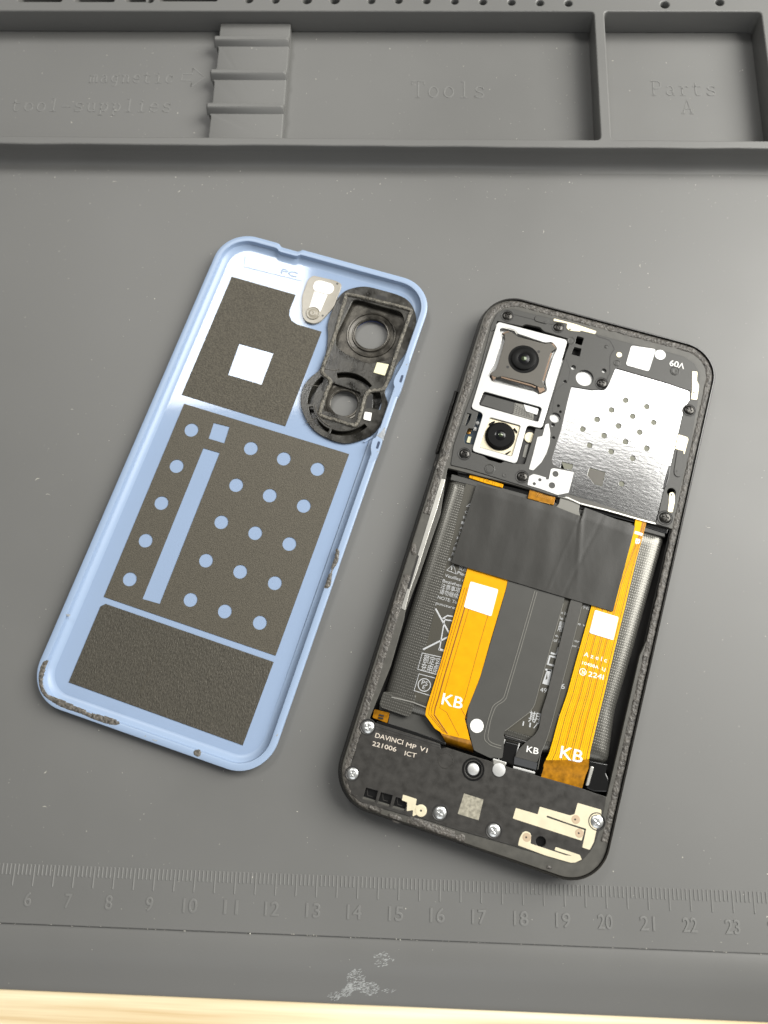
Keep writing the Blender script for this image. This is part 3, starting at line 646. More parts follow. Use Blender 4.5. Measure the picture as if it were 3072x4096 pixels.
# torn adhesive strip all round
def adhesive():
    V = []; Fc = []; C = 9; hw, hh, r = HW - .75, HH - .75, 9.25
    ring0 = []; per = []
    cs = [(hw - r, hh - r, 0), (-hw + r, hh - r, 90), (-hw + r, -hh + r, 180), (hw - r, -hh + r, 270)]
    for q, (cx, cy, a0) in enumerate(cs):
        for i in range(50): t = math.radians(a0 + 90 * i / 50); per.append((cx + r * math.cos(t), cy + r * math.sin(t), math.cos(t), math.sin(t)))
        n = 420 if q in (0, 2) and False else (170 if q in (0, 2) else 420); t = math.radians(a0 + 90); nx = cs[(q + 1) % 4]; x0, y0 = cx + r * math.cos(t), cy + r * math.sin(t); x1, y1 = nx[0] + r * math.cos(t), nx[1] + r * math.sin(t)
        for i in range(n): f = i / n; per.append((x0 * (1 - f) + x1 * f, y0 * (1 - f) + y1 * f, math.cos(t), math.sin(t)))
    n = len(per)
    for i, (x, y, nx, ny) in enumerate(per):
        s_ = i / n * 60
        left = max(0, -nx); right = max(0, nx); up = max(0, ny); dn = max(0, -ny)
        wd = 1.75 + .15 * left - .10 * right + .15 * noise.noise(Vector((s_ * 2, 3, 0))); off = .12 + .12 * noise.noise(Vector((s_ * 3, 7, 0))) + .62 * left
        bare = 1.0
        if ny < -.3: bare = 0.0 if (x > -8 and not (-14 < x < -2)) else 1.0     # clean plastic along most of the bottom edge
        if ny < -.3 and -20 < x < -14: bare = .0
        if nx < -.9 and -14 < y < 3: bare = .0
        if nx > .3 and y < -62: bare = 0.0
        for c_ in range(C):
            u = c_ / (C - 1); d = off + wd * u + random.uniform(-.03, .03)
            z = 5.725 + (.16 * (1 - abs(2 * u - 1) ** 5) + random.uniform(-.025, .03) + .16 * noise.noise(Vector((x * 1.3, y * 1.3, u * 3)))) * bare - (1 - bare) * .35
            V.append((x - nx * d, y - ny * d, z))
    for i in range(n):
        for c_ in range(C - 1): a = i * C + c_; b = ((i + 1) % n) * C + c_; Fc.append((a, b, b + 1, a + 1))
    return raw('adhesive_strip', V, Fc, 'adh', ph, ang=75)
adhesive()
# lumps of adhesive torn up at the edges
for i, q in enumerate((('y', [(1120, 20), (1240, 30), (1230, 160), (1170, 260), (1080, 230), (1100, 120)]), ('x', [(700, 1640), (800, 1630), (820, 1760), (740, 1880), (600, 1980), (570, 1880), (680, 1760)]), ('x', [(1080, 560), (1170, 500), (1190, 600), (1120, 750), (1030, 730)]),
                       ('h', [(600, 960), (720, 990), (710, 1050), (640, 1030)]), ('h', [(890, 1030), (950, 1035), (1010, 1070), (1060, 1100), (1240, 1160), (1300, 1150), (1330, 1190), (1300, 1240), (1220, 1200), (1060, 1150), (900, 1085)]),
                       ('c', [(340, 705), (385, 700), (390, 790), (350, 800)]), ('i', [(805, 1215), (850, 1225), (840, 1250), (800, 1240)]))):
    lumpy('adhesive_clump', smooth(PS(q[0], q[1], 6.0, PH), 3), 5.8, .4, 'adh', ph, .2, seed=20 + i)
# side key
k0 = P('x', 905, 690, 3.6, PH); k1 = P('x', 595, 1715, 3.6, PH)
plate('side_key', rnd(rect(-HW - .5, -HW + .3, k1[1], k0[1]), .35), 2.5, 4.6, 'rail', ph, .25)
# silver strip at the left
plate('metal_strip', rnd(PS('c', [(628, 80), (668, 88), (585, 380), (500, 640), (400, 960), (330, 1150), (285, 1332), (246, 1310), (310, 1110), (390, 850), (480, 560), (560, 300)], 5.8, PH), .3), 5.4, 5.86, 'steel', ph, .08)
plate('strip_notch', rnd(PS('c', [(405, 805), (418, 815), (325, 1130), (305, 1125)], 5.9, PH), .1), 5.80, 5.89, 'groove', ph)

# ---- battery
bt = thing('battery', 'x', 'x'); bt.parent = ph; del bt['category']; del bt['label']
bo_ = PM([('f', 1803, 1902), ('f', 2340, 2052), ('f', 2665, 2140), ('z', 330, 200), ('z', 60, 1100), ('f', 2437, 3060), ('f', 2100, 3000), ('f', 1525, 2818), ('f', 1570, 2660)], 4.6, PH)
def inset(poly, d):
    n = len(poly); a_ = sum(poly[i - 1][0] * poly[i][1] - poly[i][0] * poly[i - 1][1] for i in range(n)); sg = 1 if a_ > 0 else -1; out = []
    for i in range(n):
        p = Vector(poly[i]); t1 = (p - Vector(poly[i - 1])).normalized(); t2 = (Vector(poly[(i + 1) % n]) - p).normalized()
        n1 = Vector((-t1.y, t1.x)) * sg; n2 = Vector((-t2.y, t2.x)) * sg; m_ = (n1 + n2).normalized(); out.append(tuple(p + m_ * d / max(.3, m_.dot(n1))))
    return out
rg = []
for d_, z_ in ((0, 1.6), (0, 2.8), (.12, 3.4), (.4, 3.95), (.85, 4.35), (1.5, 4.66), (2.3, 4.85), (3.2, 4.96), (4.2, 5.0)): rg.append([(x, y, z_) for x, y in rnd(inset(bo_, d_), max(.5, 2.2 - d_ * .4), 6)])
nv = len(rg[0]); Vb = [p for r_ in rg for p in r_]; Fb = [(k * nv + i, k * nv + (i + 1) % nv, (k + 1) * nv + (i + 1) % nv, (k + 1) * nv + i) for k in range(len(rg) - 1) for i in range(nv)]
Fb.append(tuple(range((len(rg) - 1) * nv, len(rg) * nv))); raw('pouch', Vb, Fb, 'pouch', bt, ang=50)
lb = PM([('f', 1863, 1935), ('f', 2525, 2118), ('f', 2345, 3010), ('f', 1900, 2880), ('d', 560, 1235)], 5.03, PH)
plate('battery_label', lb, 4.9, 5.03, 'batt', bt)
# flap and seal at the lower end
plate('pouch_flap', rnd(PS('d', [(230, 1150), (600, 1190), (530, 1425), (480, 1425), (200, 1325), (185, 1290)], 5.0, PH), .6), 4.4, 5.06, 'pouch', bt, .15)
join('seal_crease', [ribbon_mesh(PS('d', q, 5.05, PH), .32, 5.03, .22) for q in ([(320, 1212), (560, 1270), (700, 1325)],)], 'steel', bt)
plate('top_seal', rnd(PM([('f', 1806, 1896), ('f', 2330, 2040), ('f', 2660, 2128), ('f', 2660, 2150), ('f', 2330, 2062), ('f', 1800, 1920)], 4.6, PH), .3), 3.6, 4.75, 'cover', bt, .2)
zt = 5.04
tx = [textw(s_, w_, a, b_, h_, zt, PH) for s_, w_, a, b_, h_ in (
    ('使用', 'c', (790, 940), (870, 962), 40), ('Plea', 'c', (778, 985), (862, 1012), 30), ('Veuillez c', 'c', (660, 1010), (842, 1062), 30), ('Beziehen', 'c', (638, 1062), (822, 1112), 30),
    ('注意事项', 'c', (622, 1115), (800, 1165), 38), ('请勿继续', 'c', (608, 1168), (785, 1218), 38), ('NOTE: To', 'c', (592, 1218), (775, 1270), 30), ('puncture;', 'c', (575, 1272), (762, 1322), 27),
    ('额定容', 'd', (665, 822), (860, 872), 72), ('充电限', 'd', (640, 912), (835, 962), 72), ('PS', 'd', (650, 1070), (715, 1090), 48), ('E', 'd', (660, 1118), (690, 1126), 40),
    ('n ba', 'e', (815, 430), (885, 448), 34), ('le E', 'e', (800, 490), (878, 508), 34), ('重量', 'e', (785, 562), (860, 582), 46), ('用。', 'e', (770, 615), (845, 632), 46), ('e, c', 'e', (750, 680), (825, 698), 30), ('of in', 'e', (730, 735), (812, 755), 36),
    ('493', 'e', (580, 1290), (685, 1312), 50), ('期', 'e', (450, 1610), (570, 1640), 95), ('11/', 'e', (385, 1665), (545, 1700), 50),
    ('手机', 'e', (1050, 365), (1120, 385), 36), ('e v', 'e', (1000, 550), (1080, 572), 30), ('or', 'e', (960, 735), (1015, 752), 28), ('or v', 'e', (935, 790), (1020, 815), 28), ('5', 'e', (778, 1585), (815, 1592), 50), ('6', 'e', (810, 1255), (850, 1265), 60))]
ys = [('C', 862, 410), ('R', 845, 460), ('I', 828, 510), ('A', 815, 558), ('T', 800, 608), ('F', 785, 655), ('A', 768, 705), ('量', 748, 755), ('用', 735, 808), ('E', 708, 858)]
for s_, x, y in ys: tx.append(textw(s_, 'c', (x - 12, y), (x + 14, y + 7), 26, zt, PH))
def line(win, pts, wd, closed=False, z=None): return ribbon_mesh(PS(win, pts, zt if z is None else z, PH), wd, zt if z is None else z, .02, closed)
tx += [line('c', [(742, 895), (680, 950), (770, 985)], .28, True), line('c', [(730, 915), (724, 948)], .25), line('c', [(722, 958), (720, 966)], .25), line('c', [(905, 320), (868, 345), (910, 348)], .35, True)]
tx += [line('d', [(808, 235), (1010, 600)], .42), line('d', [(670, 685), (1000, 520)], .42), line('d', [(910, 340), (850, 690)], .30), line('d', [(885, 345), (940, 310), (1000, 320)], .34), line('d', [(905, 355), (1000, 370)], .34), line('d', [(840, 680), (905, 700)], .55)]
tx += [line('d', [(870, 770), (660, 725), (610, 905), (830, 965)], .22), line('d', [(815, 1005), (625, 955), (570, 1140), (760, 1200)], .22), ribbon_mesh(PC('d', 683, 1078, 68, zt, PH), .22, zt, .02, True)]
# bold logo strokes turned sideways
tx += [line('e', [(790, 800), (765, 880), (700, 862)], .55), line('e', [(765, 915), (690, 895), (665, 985), (740, 1005)], .55), line('e', [(640, 1045), (705, 1060)], .5)]
tx.append(plate_mesh([PS('e', [(665, 1040), (715, 1050), (680, 1222), (605, 1200), (640, 1100)], zt, PH), PS('e', [(660, 1075), (662, 1150), (640, 1160)], zt, PH)], zt, zt + .02))
join('printed_text', tx[:14], 'txt', bt); join('printed_notice', tx[14:27], 'txt', bt); join('printed_symbols', tx[27:], 'txt', bt)
# bay items at the lower left
plate('bay_cover', rnd(PS('d', [(190, 1290), (700, 1420), (880, 1640), (930, 1740), (280, 1520), (300, 1390), (180, 1350)], 3.6, PH), .4), 2.6, 3.6, 'flexb', ph, .1)
plate('contact_board', rnd(PS('d', [(130, 1345), (300, 1385), (275, 1500), (110, 1440)], 3.9, PH), .3), 3.2, 3.95, 'goldd', ph, .05)
ps = [plate_mesh([PS('d', q, 4.0, PH)], 3.9, 4.15) for q in ([(185, 1400), (240, 1412), (236, 1428), (182, 1416)], [(180, 1430), (232, 1440), (228, 1458), (176, 1448)])]
join('board_components', ps, 'groove', ph)
plate('seam_strip', rnd(PS('d', [(160, 1478), (280, 1500), (600, 1600), (920, 1715), (915, 1745), (590, 1645), (130, 1520)], 4.6, PH), .2), 3.4, 4.7, 'gloss', ph, .1)

# ---- flat cables
def traces(name, win, paths, wd, z, m, parent): return join(name, [ribbon_mesh(PS(win, p_, z, PH), wd, z, .015) for p_ in paths], m, parent)
f1 = thing('flat_cable', 'wide orange flat cable on the left of the battery', 'x'); f1.parent = ph; del f1['category']
a1 = PM([('f', 1886, 2215), ('f', 2048, 2265), ('d', 1590, 0), ('d', 1400, 640), ('d', 1280, 1080), ('d', 1165, 1330), ('d', 1130, 1450), ('d', 1190, 1690), ('d', 890, 1620), ('d', 800, 1560), ('d', 693, 1410), ('d', 705, 1330), ('d', 850, 880), ('d', 1100, 0)], 5.5, PH)
plate('cable_body', rnd(a1, .25), 5.2, 5.5, 'gold', f1, .05)
A = [P('d', 860, 1600, 5.5, PH), P('d', 1195, 1690, 5.5, PH)]; B = [P('d', 915, 1700, 4.7, PH), P('d', 1225, 1790, 4.7, PH)]; C_ = [P('d', 930, 1740, 3.2, PH), P('d', 1225, 1830, 3.2, PH)]
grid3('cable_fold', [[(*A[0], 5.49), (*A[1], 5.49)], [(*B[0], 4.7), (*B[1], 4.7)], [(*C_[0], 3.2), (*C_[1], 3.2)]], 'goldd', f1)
off = lambda base, dx: [(x + dx, y) for x, y in base]
lft = [(1100, 0), (1010, 300), (880, 740), (800, 1000), (740, 1230), (712, 1330), (705, 1400), (880, 1600)]
def lerpp(p, q, t): return [(a[0] * (1 - t) + b[0] * t, a[1] * (1 - t) + b[1] * t) for a, b in zip(p, q)]
rgt = [(1590, 0), (1500, 310), (1370, 740), (1300, 1000), (1225, 1230), (1175, 1330), (1140, 1430), (1190, 1680)]
traces('trace_line', 'd', [lerpp(lft, rgt, t) for t in (.06, .12)], .15, 5.5, 'trace', f1)
traces('trace_band', 'd', [lerpp(lft, rgt, .20)[:7] + [(940, 1620)]], .34, 5.5, 'trace', f1)
traces('trace_line', 'd', [lerpp(lft, rgt, .30)[:6] + [(930, 1380), (1065, 1640)], [(1390, 300), (1290, 640), (1140, 1200), (1090, 1340), (1160, 1460)]], .13, 5.5, 'trace', f1)
dots = []
for t_ in [i / 26 for i in range(1, 26)]:
    for sd, tt in ((.03, 0), (.93, 0)):
        i_ = t_ * 5.4; k = int(i_); f_ = i_ - k; a = lerpp(lft, rgt, sd); x = a[k][0] * (1 - f_) + a[k + 1][0] * f_; y = a[k][1] * (1 - f_) + a[k + 1][1] * f_
        dots.append(plate_mesh([PC('d', x, y, 3.2, 5.5, PH, 8)], 5.49, 5.53))
join('edge_pads', dots, 'tracel', f1)
join('printed_mark', [textw('KB', 'd', (868, 1288), (1098, 1345), 125, 5.5, PH, .03, bev=.05)], 'wtxt', f1)
plate('white_sticker', rnd(PS('c', [(905, 1055), (1170, 1132), (1103, 1388), (842, 1300)], 5.65, PH), .45), 5.5, 5.62, 'white', f1, .02)
# wide black cable
f2 = thing('flat_cable', 'wide matt black flat cable in the middle', 'x'); f2.parent = ph; del f2['category']
a2 = PM([('f', 2035, 2300), ('f', 2262, 2370), ('f', 2257, 2400), ('f', 2210, 2560), ('f', 2160, 2734), ('e', 560, 1310), ('e', 525, 1440), ('e', 475, 1515), ('e', 190, 1735), ('e', 175, 1770), ('e', 190, 1800), ('e', 165, 2030), ('e', 60, 2020), ('d', 1420, 1890), ('d', 1230, 1800), ('d', 1190, 1640), ('d', 1150, 1480), ('d', 1168, 1330), ('d', 1300, 1000), ('d', 1590, 10)], 5.62, PH)
plate('cable_body', rnd(a2, .5), 5.3, 5.62, 'flexb', f2, .06)
rid = PM([('e', 530, 150), ('e', 350, 780), ('e', 175, 1370), ('e', 60, 1440), ('e', 10, 1590), ('d', 1345, 1640), ('d', 1352, 1690), ('d', 1410, 1745), ('d', 1560, 1790)], 5.62, PH)
rid2 = PM([('e', 555, 160), ('e', 375, 790), ('e', 200, 1385), ('e', 90, 1450), ('e', 35, 1600), ('d', 1385, 1640), ('d', 1392, 1690), ('d', 1440, 1725), ('d', 1560, 1760)], 5.62, PH)
edg = PM([('e', 845, 290), ('e', 720, 720), ('e', 570, 1250), ('e', 520, 1440), ('e', 470, 1515), ('e', 175, 1740)], 5.62, PH)
join('raised_line', [ribbon_mesh(rnd(rid, 1)[3:-3], .20, 5.6, .10), ribbon_mesh(rnd(rid2, 1)[3:-3], .20, 5.6, .08), ribbon_mesh(rnd(edg, 1)[3:-3], .16, 5.6, .08)], 'flexl', f2)
lathe('white_dot', P('d', 1265, 1530, 5.66, PH), [(math.dist(P('d', 1265, 1530, 5.66, PH), P('d', 1340, 1530, 5.66, PH)), 5.6), (math.dist(P('d', 1265, 1530, 5.66, PH), P('d', 1340, 1530, 5.66, PH)), 5.66), (0, 5.67)], 'white', f2)
# bar the cables hook under
bar = PM([('e', 180, 1750), ('e', 480, 1840), ('e', 440, 1880), ('e', 170, 1800)], 4.9, PH)
plate('cable_bar', rnd(bar, .5), 3.2, 5.0, 'rail', ph, .5, res=4)
plate('cable_clip', rnd(PS('e', [(190, 1830), (360, 1870), (290, 2110), (120, 2060)], 5.1, PH), .2), 3.8, 5.2, 'gloss', ph, .35)
join('clip_edge', [line('e', [(192, 1815), (122, 2040)], .32, z=5.2), line('e', [(352, 1862), (298, 2070)], .28, z=5.2), line('e', [(285, 2125), (525, 2190)], .5, z=5.3), line('e', [(60, 2040), (208, 2085)], .55, z=5.5)], 'bright', ph)
# narrow black cable
f3 = thing('flat_cable', 'narrow black flat cable marked with small white letters', 'x'); f3.parent = ph; del f3['category']
a3 = [('e', 935, 240), ('e', 1058, 280), ('e', 1045, 330), ('e', 955, 700), ('e', 720, 1600), ('e', 680, 1740), ('e', 640, 1860), ('e', 590, 1960), ('e', 550, 2075), ('e', 300, 2010), ('e', 345, 1930), ('e', 400, 1870), ('e', 530, 1760), ('e', 570, 1690), ('e', 600, 1500), ('e', 660, 1320), ('e', 905, 330)]
plate('cable_body', rnd(PM(a3, 5.75, PH), .6), 5.45, 5.75, 'flexn', f3, .05)
A = [P('e', 300, 2010, 5.75, PH), P('e', 553, 2075, 5.75, PH)]; B = [P('e', 290, 2100, 5.2, PH), P('e', 535, 2170, 5.2, PH)]; C_ = [P('e', 285, 2130, 4.4, PH), P('e', 530, 2200, 4.4, PH)]
grid3('cable_fold', [[(*A[0], 5.74), (*A[1], 5.74)], [(*B[0], 5.2), (*B[1], 5.2)], [(*C_[0], 4.4), (*C_[1], 4.4)]], 'gloss', f3)
join('edge_line', [ribbon_mesh(rnd(PM([('e', 1048, 325), ('e', 955, 700), ('e', 720, 1600), ('e', 680, 1740), ('e', 640, 1860), ('e', 590, 1960), ('e', 550, 2180)], 5.75, PH), 1)[3:-3], .13, 5.74, .05)], 'flexl', f3)
join('printed_mark', [textw('KB', 'e', (428, 1955), (560, 1985), 68, 5.76, PH, .03, bev=.02)], 'wtxt', f3)
# right-hand orange cable
f4 = thing('flat_cable', 'long bright yellow-orange flat cable on the right of the battery', 'x'); f4.parent = ph; del f4['category']
L4 = [('g', 1085, 480), ('g', 1060, 640), ('f', 2475, 2200), ('f', 2392, 2330), ('e', 1150, 345), ('e', 980, 950), ('e', 880, 1320), ('e', 795, 1560), ('e', 720, 1840), ('e', 680, 1975), ('e', 640, 2050)]
R4 = [('g', 1210, 500), ('g', 1175, 640), ('g', 1100, 910), ('g', 1030, 1200), ('e', 1530, 320), ('e', 1400, 850), ('e', 1290, 1320), ('e', 1220, 1600), ('e', 1165, 1830), ('e', 1135, 1960), ('e', 1125, 2040)]
plate('cable_body', rnd(PM(L4 + R4[::-1], 5.6, PH), .4), 5.35, 5.6, 'goldy', f4, .05)
A = [P('e', 640, 2050, 5.6, PH), P('e', 1125, 2040, 5.6, PH)]; A2 = [P('e', 620, 2100, 5.55, PH), P('e', 1118, 2140, 5.55, PH)]; B = [P('i', 770, 290, 5.9, PH), P('i', 1165, 370, 5.9, PH)]; C_ = [P('i', 745, 372, 5.95, PH), P('i', 1135, 482, 5.95, PH)]
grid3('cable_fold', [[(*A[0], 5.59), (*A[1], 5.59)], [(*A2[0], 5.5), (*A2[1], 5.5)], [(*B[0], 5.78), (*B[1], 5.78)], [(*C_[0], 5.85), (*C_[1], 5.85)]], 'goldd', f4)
Lp = PM(L4, 5.6, PH); Rp = PM(R4, 5.6, PH)
tl = []
for t in [.05 + i * .052 for i in range(18)]:
    pth = lerpp(Lp, Rp, t)[4:]
    if t > .60: pth = lerpp(Lp, Rp, t)
    tl.append(ribbon_mesh(pth, .09 if int(t * 100) % 3 else .20, 5.6, .012))
join('trace_line', tl, 'trace', f4)
join('trace_band', [ribbon_mesh(lerpp(Lp, Rp, t)[4:], .30, 5.6, .010) for t in (.33, .52, .70)], 'gold', f4)
dots = []
for i in range(46):
    t_ = i / 46 * 9.2; k = int(t_); f_ = t_ - k; a = lerpp(Lp, Rp, .965)
    dots.append(plate_mesh([circ((a[k][0] * (1 - f_) + a[k + 1][0] * f_, a[k][1] * (1 - f_) + a[k + 1][1] * f_), .11, 8)], 5.59, 5.63))
join('edge_pads', dots, 'tracel', f4)
plate('white_sticker', rnd(PS('e', [(1190, 385), (1452, 465), (1393, 722), (1125, 640)], 5.75, PH), .4), 5.6, 5.72, 'white', f4, .02)
join('printed_mark', [textw('KB', 'e', (795, 2020), (1045, 2080), 135, 5.61, PH, .03, bev=.05), textw('A z e l c', 'e', (1062, 895), (1318, 968), 48, 5.61, PH, .03, bev=.015), textw('10408A  LJ', 'e', (1045, 985), (1300, 1062), 34, 5.61, PH, .03, bev=.012),
                      textw('224I', 'e', (1110, 1118), (1280, 1160), 55, 5.61, PH, .03, bev=.02), ribbon_mesh(PC('e', 1055, 1072, 36, 5.61, PH, 24), .2, 5.61, .03, True), textw('N', 'e', (1040, 1092), (1072, 1100), 40, 5.61, PH, .03, bev=.04),
                      textw('B', 'g', (1090, 700), (1078, 762), 45, 5.61, PH, .03, bev=.06), line('g', [(1075, 632), (1160, 660)], .8, z=5.61)], 'wtxt', f4)
# ---- black tape over the cables
tp = PM([('f', 1907, 1935), ('f', 2010, 1964), ('f', 2112, 1996), ('f', 2225, 2026), ('f', 2325, 2068), ('f', 2336, 2026), ('f', 2541, 2104), ('f', 2533, 2126), ('f', 2490, 2300), ('f', 2452, 2446), ('f', 2130, 2350), ('f', 1806, 2251), ('f', 1858, 2090)], 6.0, PH)
def along(pl, t):
    L_ = [math.dist(a, b) for a, b in zip(pl, pl[1:])]; s_ = t * sum(L_)
    for (a, b), l in zip(zip(pl, pl[1:]), L_):
        if s_ <= l + 1e-6: f_ = s_ / l; return (a[0] * (1 - f_) + b[0] * f_, a[1] * (1 - f_) + b[1] * f_)
        s_ -= l
    return pl[-1]
tT = PM([('f', 1907, 1935), ('f', 2010, 1964), ('f', 2112, 1996), ('f', 2225, 2026), ('f', 2325, 2066), ('f', 2338, 2028), ('f', 2541, 2104)], 6.0, PH)
tB = PM([('f', 1806, 2251), ('f', 2130, 2350), ('f', 2452, 2446)], 6.0, PH)
rows = []
for j in range(46):
    v_ = j / 45; row = []
    for i in range(101):
        u_ = i / 100; a = along(tT, u_); b = along(tB, u_); x = a[0] * (1 - v_) + b[0] * v_; y = a[1] * (1 - v_) + b[1] * v_
        cr = lambda p0, p1, wd: max(0, 1 - abs((x - p0[0]) * (p1[1] - p0[1]) - (y - p0[1]) * (p1[0] - p0[0])) / math.dist(p0, p1) / wd)
        z = 6.0 + .13 * noise.noise(Vector((x * .22, y * .07, 3))) + .012 * noise.noise(Vector((x * 1.1, y * .5, 8)))
        z += .14 * cr(tT[4], (tT[4][0] + 3.5, tT[4][1] - 20), .9) * (1 - v_) + .04 * cr((8, 20), (4, -10), .5) - .05 * cr((14, 20), (9, -5), .6) - (.25 * max(0, 1 - v_ * 9) if u_ > .62 else .12 * max(0, 1 - v_ * 12))
        row.append((x, y, z))
    rows.append(row)
grid3('black_tape', rows, 'tape', ph, .1)

# ---- upper plastic cover
ZC = 6.0
uo = PM([('a', 655, 205), ('a', 720, 160), ('a', 830, 150), ('a', 1280, 262), ('b', 520, 190), ('b', 830, 275), ('b', 1060, 325), ('b', 1290, 385), ('b', 1390, 450), ('b', 1440, 540), ('b', 1425, 760), ('b', 1340, 1260), ('b', 1260, 1560), ('b', 1190, 1850), ('b', 1165, 1905),
         ('b', 1040, 1870), ('b', 1058, 1830), ('b', 1110, 1600), ('b', 1185, 1340), ('b', 1285, 900), ('b', 1320, 810), ('b', 1350, 770), ('b', 1352, 695), ('b', 1150, 625), ('b', 690, 490), ('b', 668, 530), ('b', 625, 640), ('b', 560, 680), ('b', 480, 685), ('b', 300, 655), ('b', 262, 800), ('b', 205, 1050), ('b', 130, 1290), ('b', 135, 1340), ('b', 200, 1375), ('b', 300, 1400), ('b', 255, 1600), ('b', 250, 1640),
         ('a', 1240, 2210), ('a', 1000, 2130), ('a', 870, 2090), ('a', 340, 1925), ('a', 145, 1880), ('a', 180, 1660), ('a', 300, 1300), ('a', 430, 960), ('a', 560, 480), ('a', 595, 330)], ZC, PH)
brh = PS('a', [(640, 380), (655, 285), (930, 345), (975, 322), (1130, 355), (1175, 400), (1450, 485), (1452, 560), (1420, 640), (1160, 1490), (1085, 1470), (1060, 1560), (965, 1870), (880, 1865), (740, 1835), (700, 1860), (560, 1820), (510, 1780), (375, 1735), (410, 1650), (400, 1655), (300, 1640), (295, 1580), (340, 1470), (400, 1480), (455, 1290), (368, 1260), (480, 850), (560, 520), (590, 400)], ZC, PH)
hs = [PC('b', 417, 578, 76, ZC, PH), PC('b', 155, 930, 46, ZC, PH), PC('b', 135, 995, 16, ZC, PH), PC('b', 183, 825, 12, ZC, PH), PC('b', 201, 878, 11, ZC, PH), PC('b', 141, 1108, 13, ZC, PH),
      PC('b', 316, 485, 21, ZC, PH), PC('b', 588, 515, 20, ZC, PH), PC('b', 243, 612, 15, ZC, PH), rnd(PS('b', [(350, 208), (410, 225), (390, 290), (330, 270)], ZC, PH), .3), rnd(PS('b', [(325, 305), (388, 320), (372, 388), (300, 368)], ZC, PH), .3),
      rnd(PS('a', [(325, 1305), (375, 1315), (355, 1385), (320, 1445), (285, 1435)], ZC, PH), .1), PC('b', 1185, 1590, 38, ZC, PH)]
plate('antenna_cover', [rnd(uo, .45), rnd(brh, .4)] + hs, 5.0, ZC, 'cover', ph, .12)
plate('steel_underplate', rnd(PM([('b', 60, 420), ('b', 640, 420), ('b', 600, 680), ('b', 260, 700), ('b', 120, 1250), ('b', 60, 1150)], 5.3, PH), .5), 4.4, 5.2, 'bright', ph, .1)
plate('circuit_board', rnd(PS('a', [(270, 1290), (520, 1290), (480, 1500), (400, 1700), (270, 1680)], 4.2, PH), .3), 3.4, 4.2, 'pcb', ph, .05)
for x, y, r_, m_ in ((355, 1490, 20, 'gpad'), (345, 1520, 18, 'gpad'), (442, 1415, 20, 'bright'), (412, 1480, 22, 'bright')): lathe('board_pad', P('a', x, y, 4.4, PH), [(r_ * .0275, 4.15), (r_ * .0275, 4.4), (0, 4.5)], m_, ph, 16)
plate('board_contact', rnd(PS('a', [(340, 1565), (375, 1570), (358, 1640), (320, 1630)], 4.4, PH), .1), 4.2, 4.5, 'cream', ph, .05)
gl = [[('a', 800, 205), ('a', 1065, 272)], [('a', 1230, 318), ('a', 1290, 330)], [('b', 640, 545), ('b', 640, 395), ('b', 655, 360), ('b', 680, 325), ('b', 665, 290), ('b', 640, 250), ('b', 590, 228), ('b', 550, 220), ('b', 520, 200)], [('b', 285, 408), ('b', 640, 440)][:0] or [('a', 900, 1890), ('a', 905, 1955)],
      [('a', 1050, 1940), ('a', 995, 1985)], [('a', 890, 2090), ('a', 905, 2060)], [('b', 600, 640), ('b', 625, 560), ('b', 640, 545)], [('a', 1290, 1090), ('a', 1320, 1040), ('a', 1450, 940), ('a', 1465, 820), ('a', 1420, 705)], [('a', 1270, 1290), ('a', 1290, 1100)]]
join('cover_seam', [ribbon_mesh(PM(g, ZC, PH), (.30 if i in (0, 1, 2, 6) else .12), ZC - .02, .035) for i, g in enumerate(gl)], 'groove', ph)
ps = [plate_mesh([rnd(PS('a', [(1085, 235), (1110, 228), (1215, 258), (1230, 290), (1205, 325), (1080, 290), (1068, 262)], ZC, PH), .5)], ZC - .1, ZC + .22, .12)]
ps.append(plate_mesh([rnd(PS('r', [(480, 880), (600, 900), (545, 1350), (490, 1370), (430, 1330), (420, 1260)], ZC, PH), .5)], ZC - .1, ZC + .2, .1))
ps.append(plate_mesh([rnd(PS('b', [(690, 490), (700, 430), (720, 380)], ZC, PH), .1)], ZC - .1, ZC + .01)) if False else None
obj('cover_boss', ps[0], 'cover', ph); obj('cover_boss', ps[1], 'cover', ph)
lathe('cover_boss', P('a', 578, 1925, ZC, PH), [(1.45, ZC - .05), (1.45, ZC + .05), (1.25, ZC + .12), (1.2, ZC + .02), (1.05, ZC + .0), (1.0, ZC + .1), (0, ZC + .12)], 'cover', ph)
lathe('cover_boss', P('b', 1216, 518, ZC, PH), [(1.35, ZC - .05), (1.35, ZC + .05), (1.15, ZC + .12), (1.1, ZC + .02), (.95, ZC + .0), (.9, ZC + .1), (.3, ZC + .15), (0, ZC)], 'cover', ph)
lathe('cover_boss', P('a', 742, 1992, ZC, PH), [(.6, ZC - .05), (.6, ZC + .1), (.3, ZC + .12), (0, ZC)], 'cover', ph, 20)
for x, y, r_ in ((300, 250, 1.2), (705, 448, 1.0), (610, 303, .55)):
    lathe('cover_boss', P('b', x, y, ZC, PH), [(r_, ZC - .05), (r_, ZC + .05), (r_ * .85, ZC + .09), (r_ * .7, ZC + .02), (r_ * .4, ZC + .07), (0, ZC + .05)], 'cover', ph, 24)
for (w_, x, y) in (('a', 1180, 300), ('r', 473, 1258), ('a', 985, 1985)): lathe('pin_hole', P(w_, x, y, ZC + .2, PH), [(.24, ZC), (.24, ZC + .235), (0, ZC + .24)], 'groove', ph, 14) if w_ != 'a' or y < 400 else None
lathe('round_label', P('b', 1085, 375, ZC, PH), [(1.5, ZC), (1.5, ZC + .08), (0, ZC + .1)], 'bright', ph); lathe('round_label', P('b', 722, 375, ZC, PH), [(.78, ZC), (.78, ZC + .08), (0, ZC + .1)], 'beige', ph, 24)
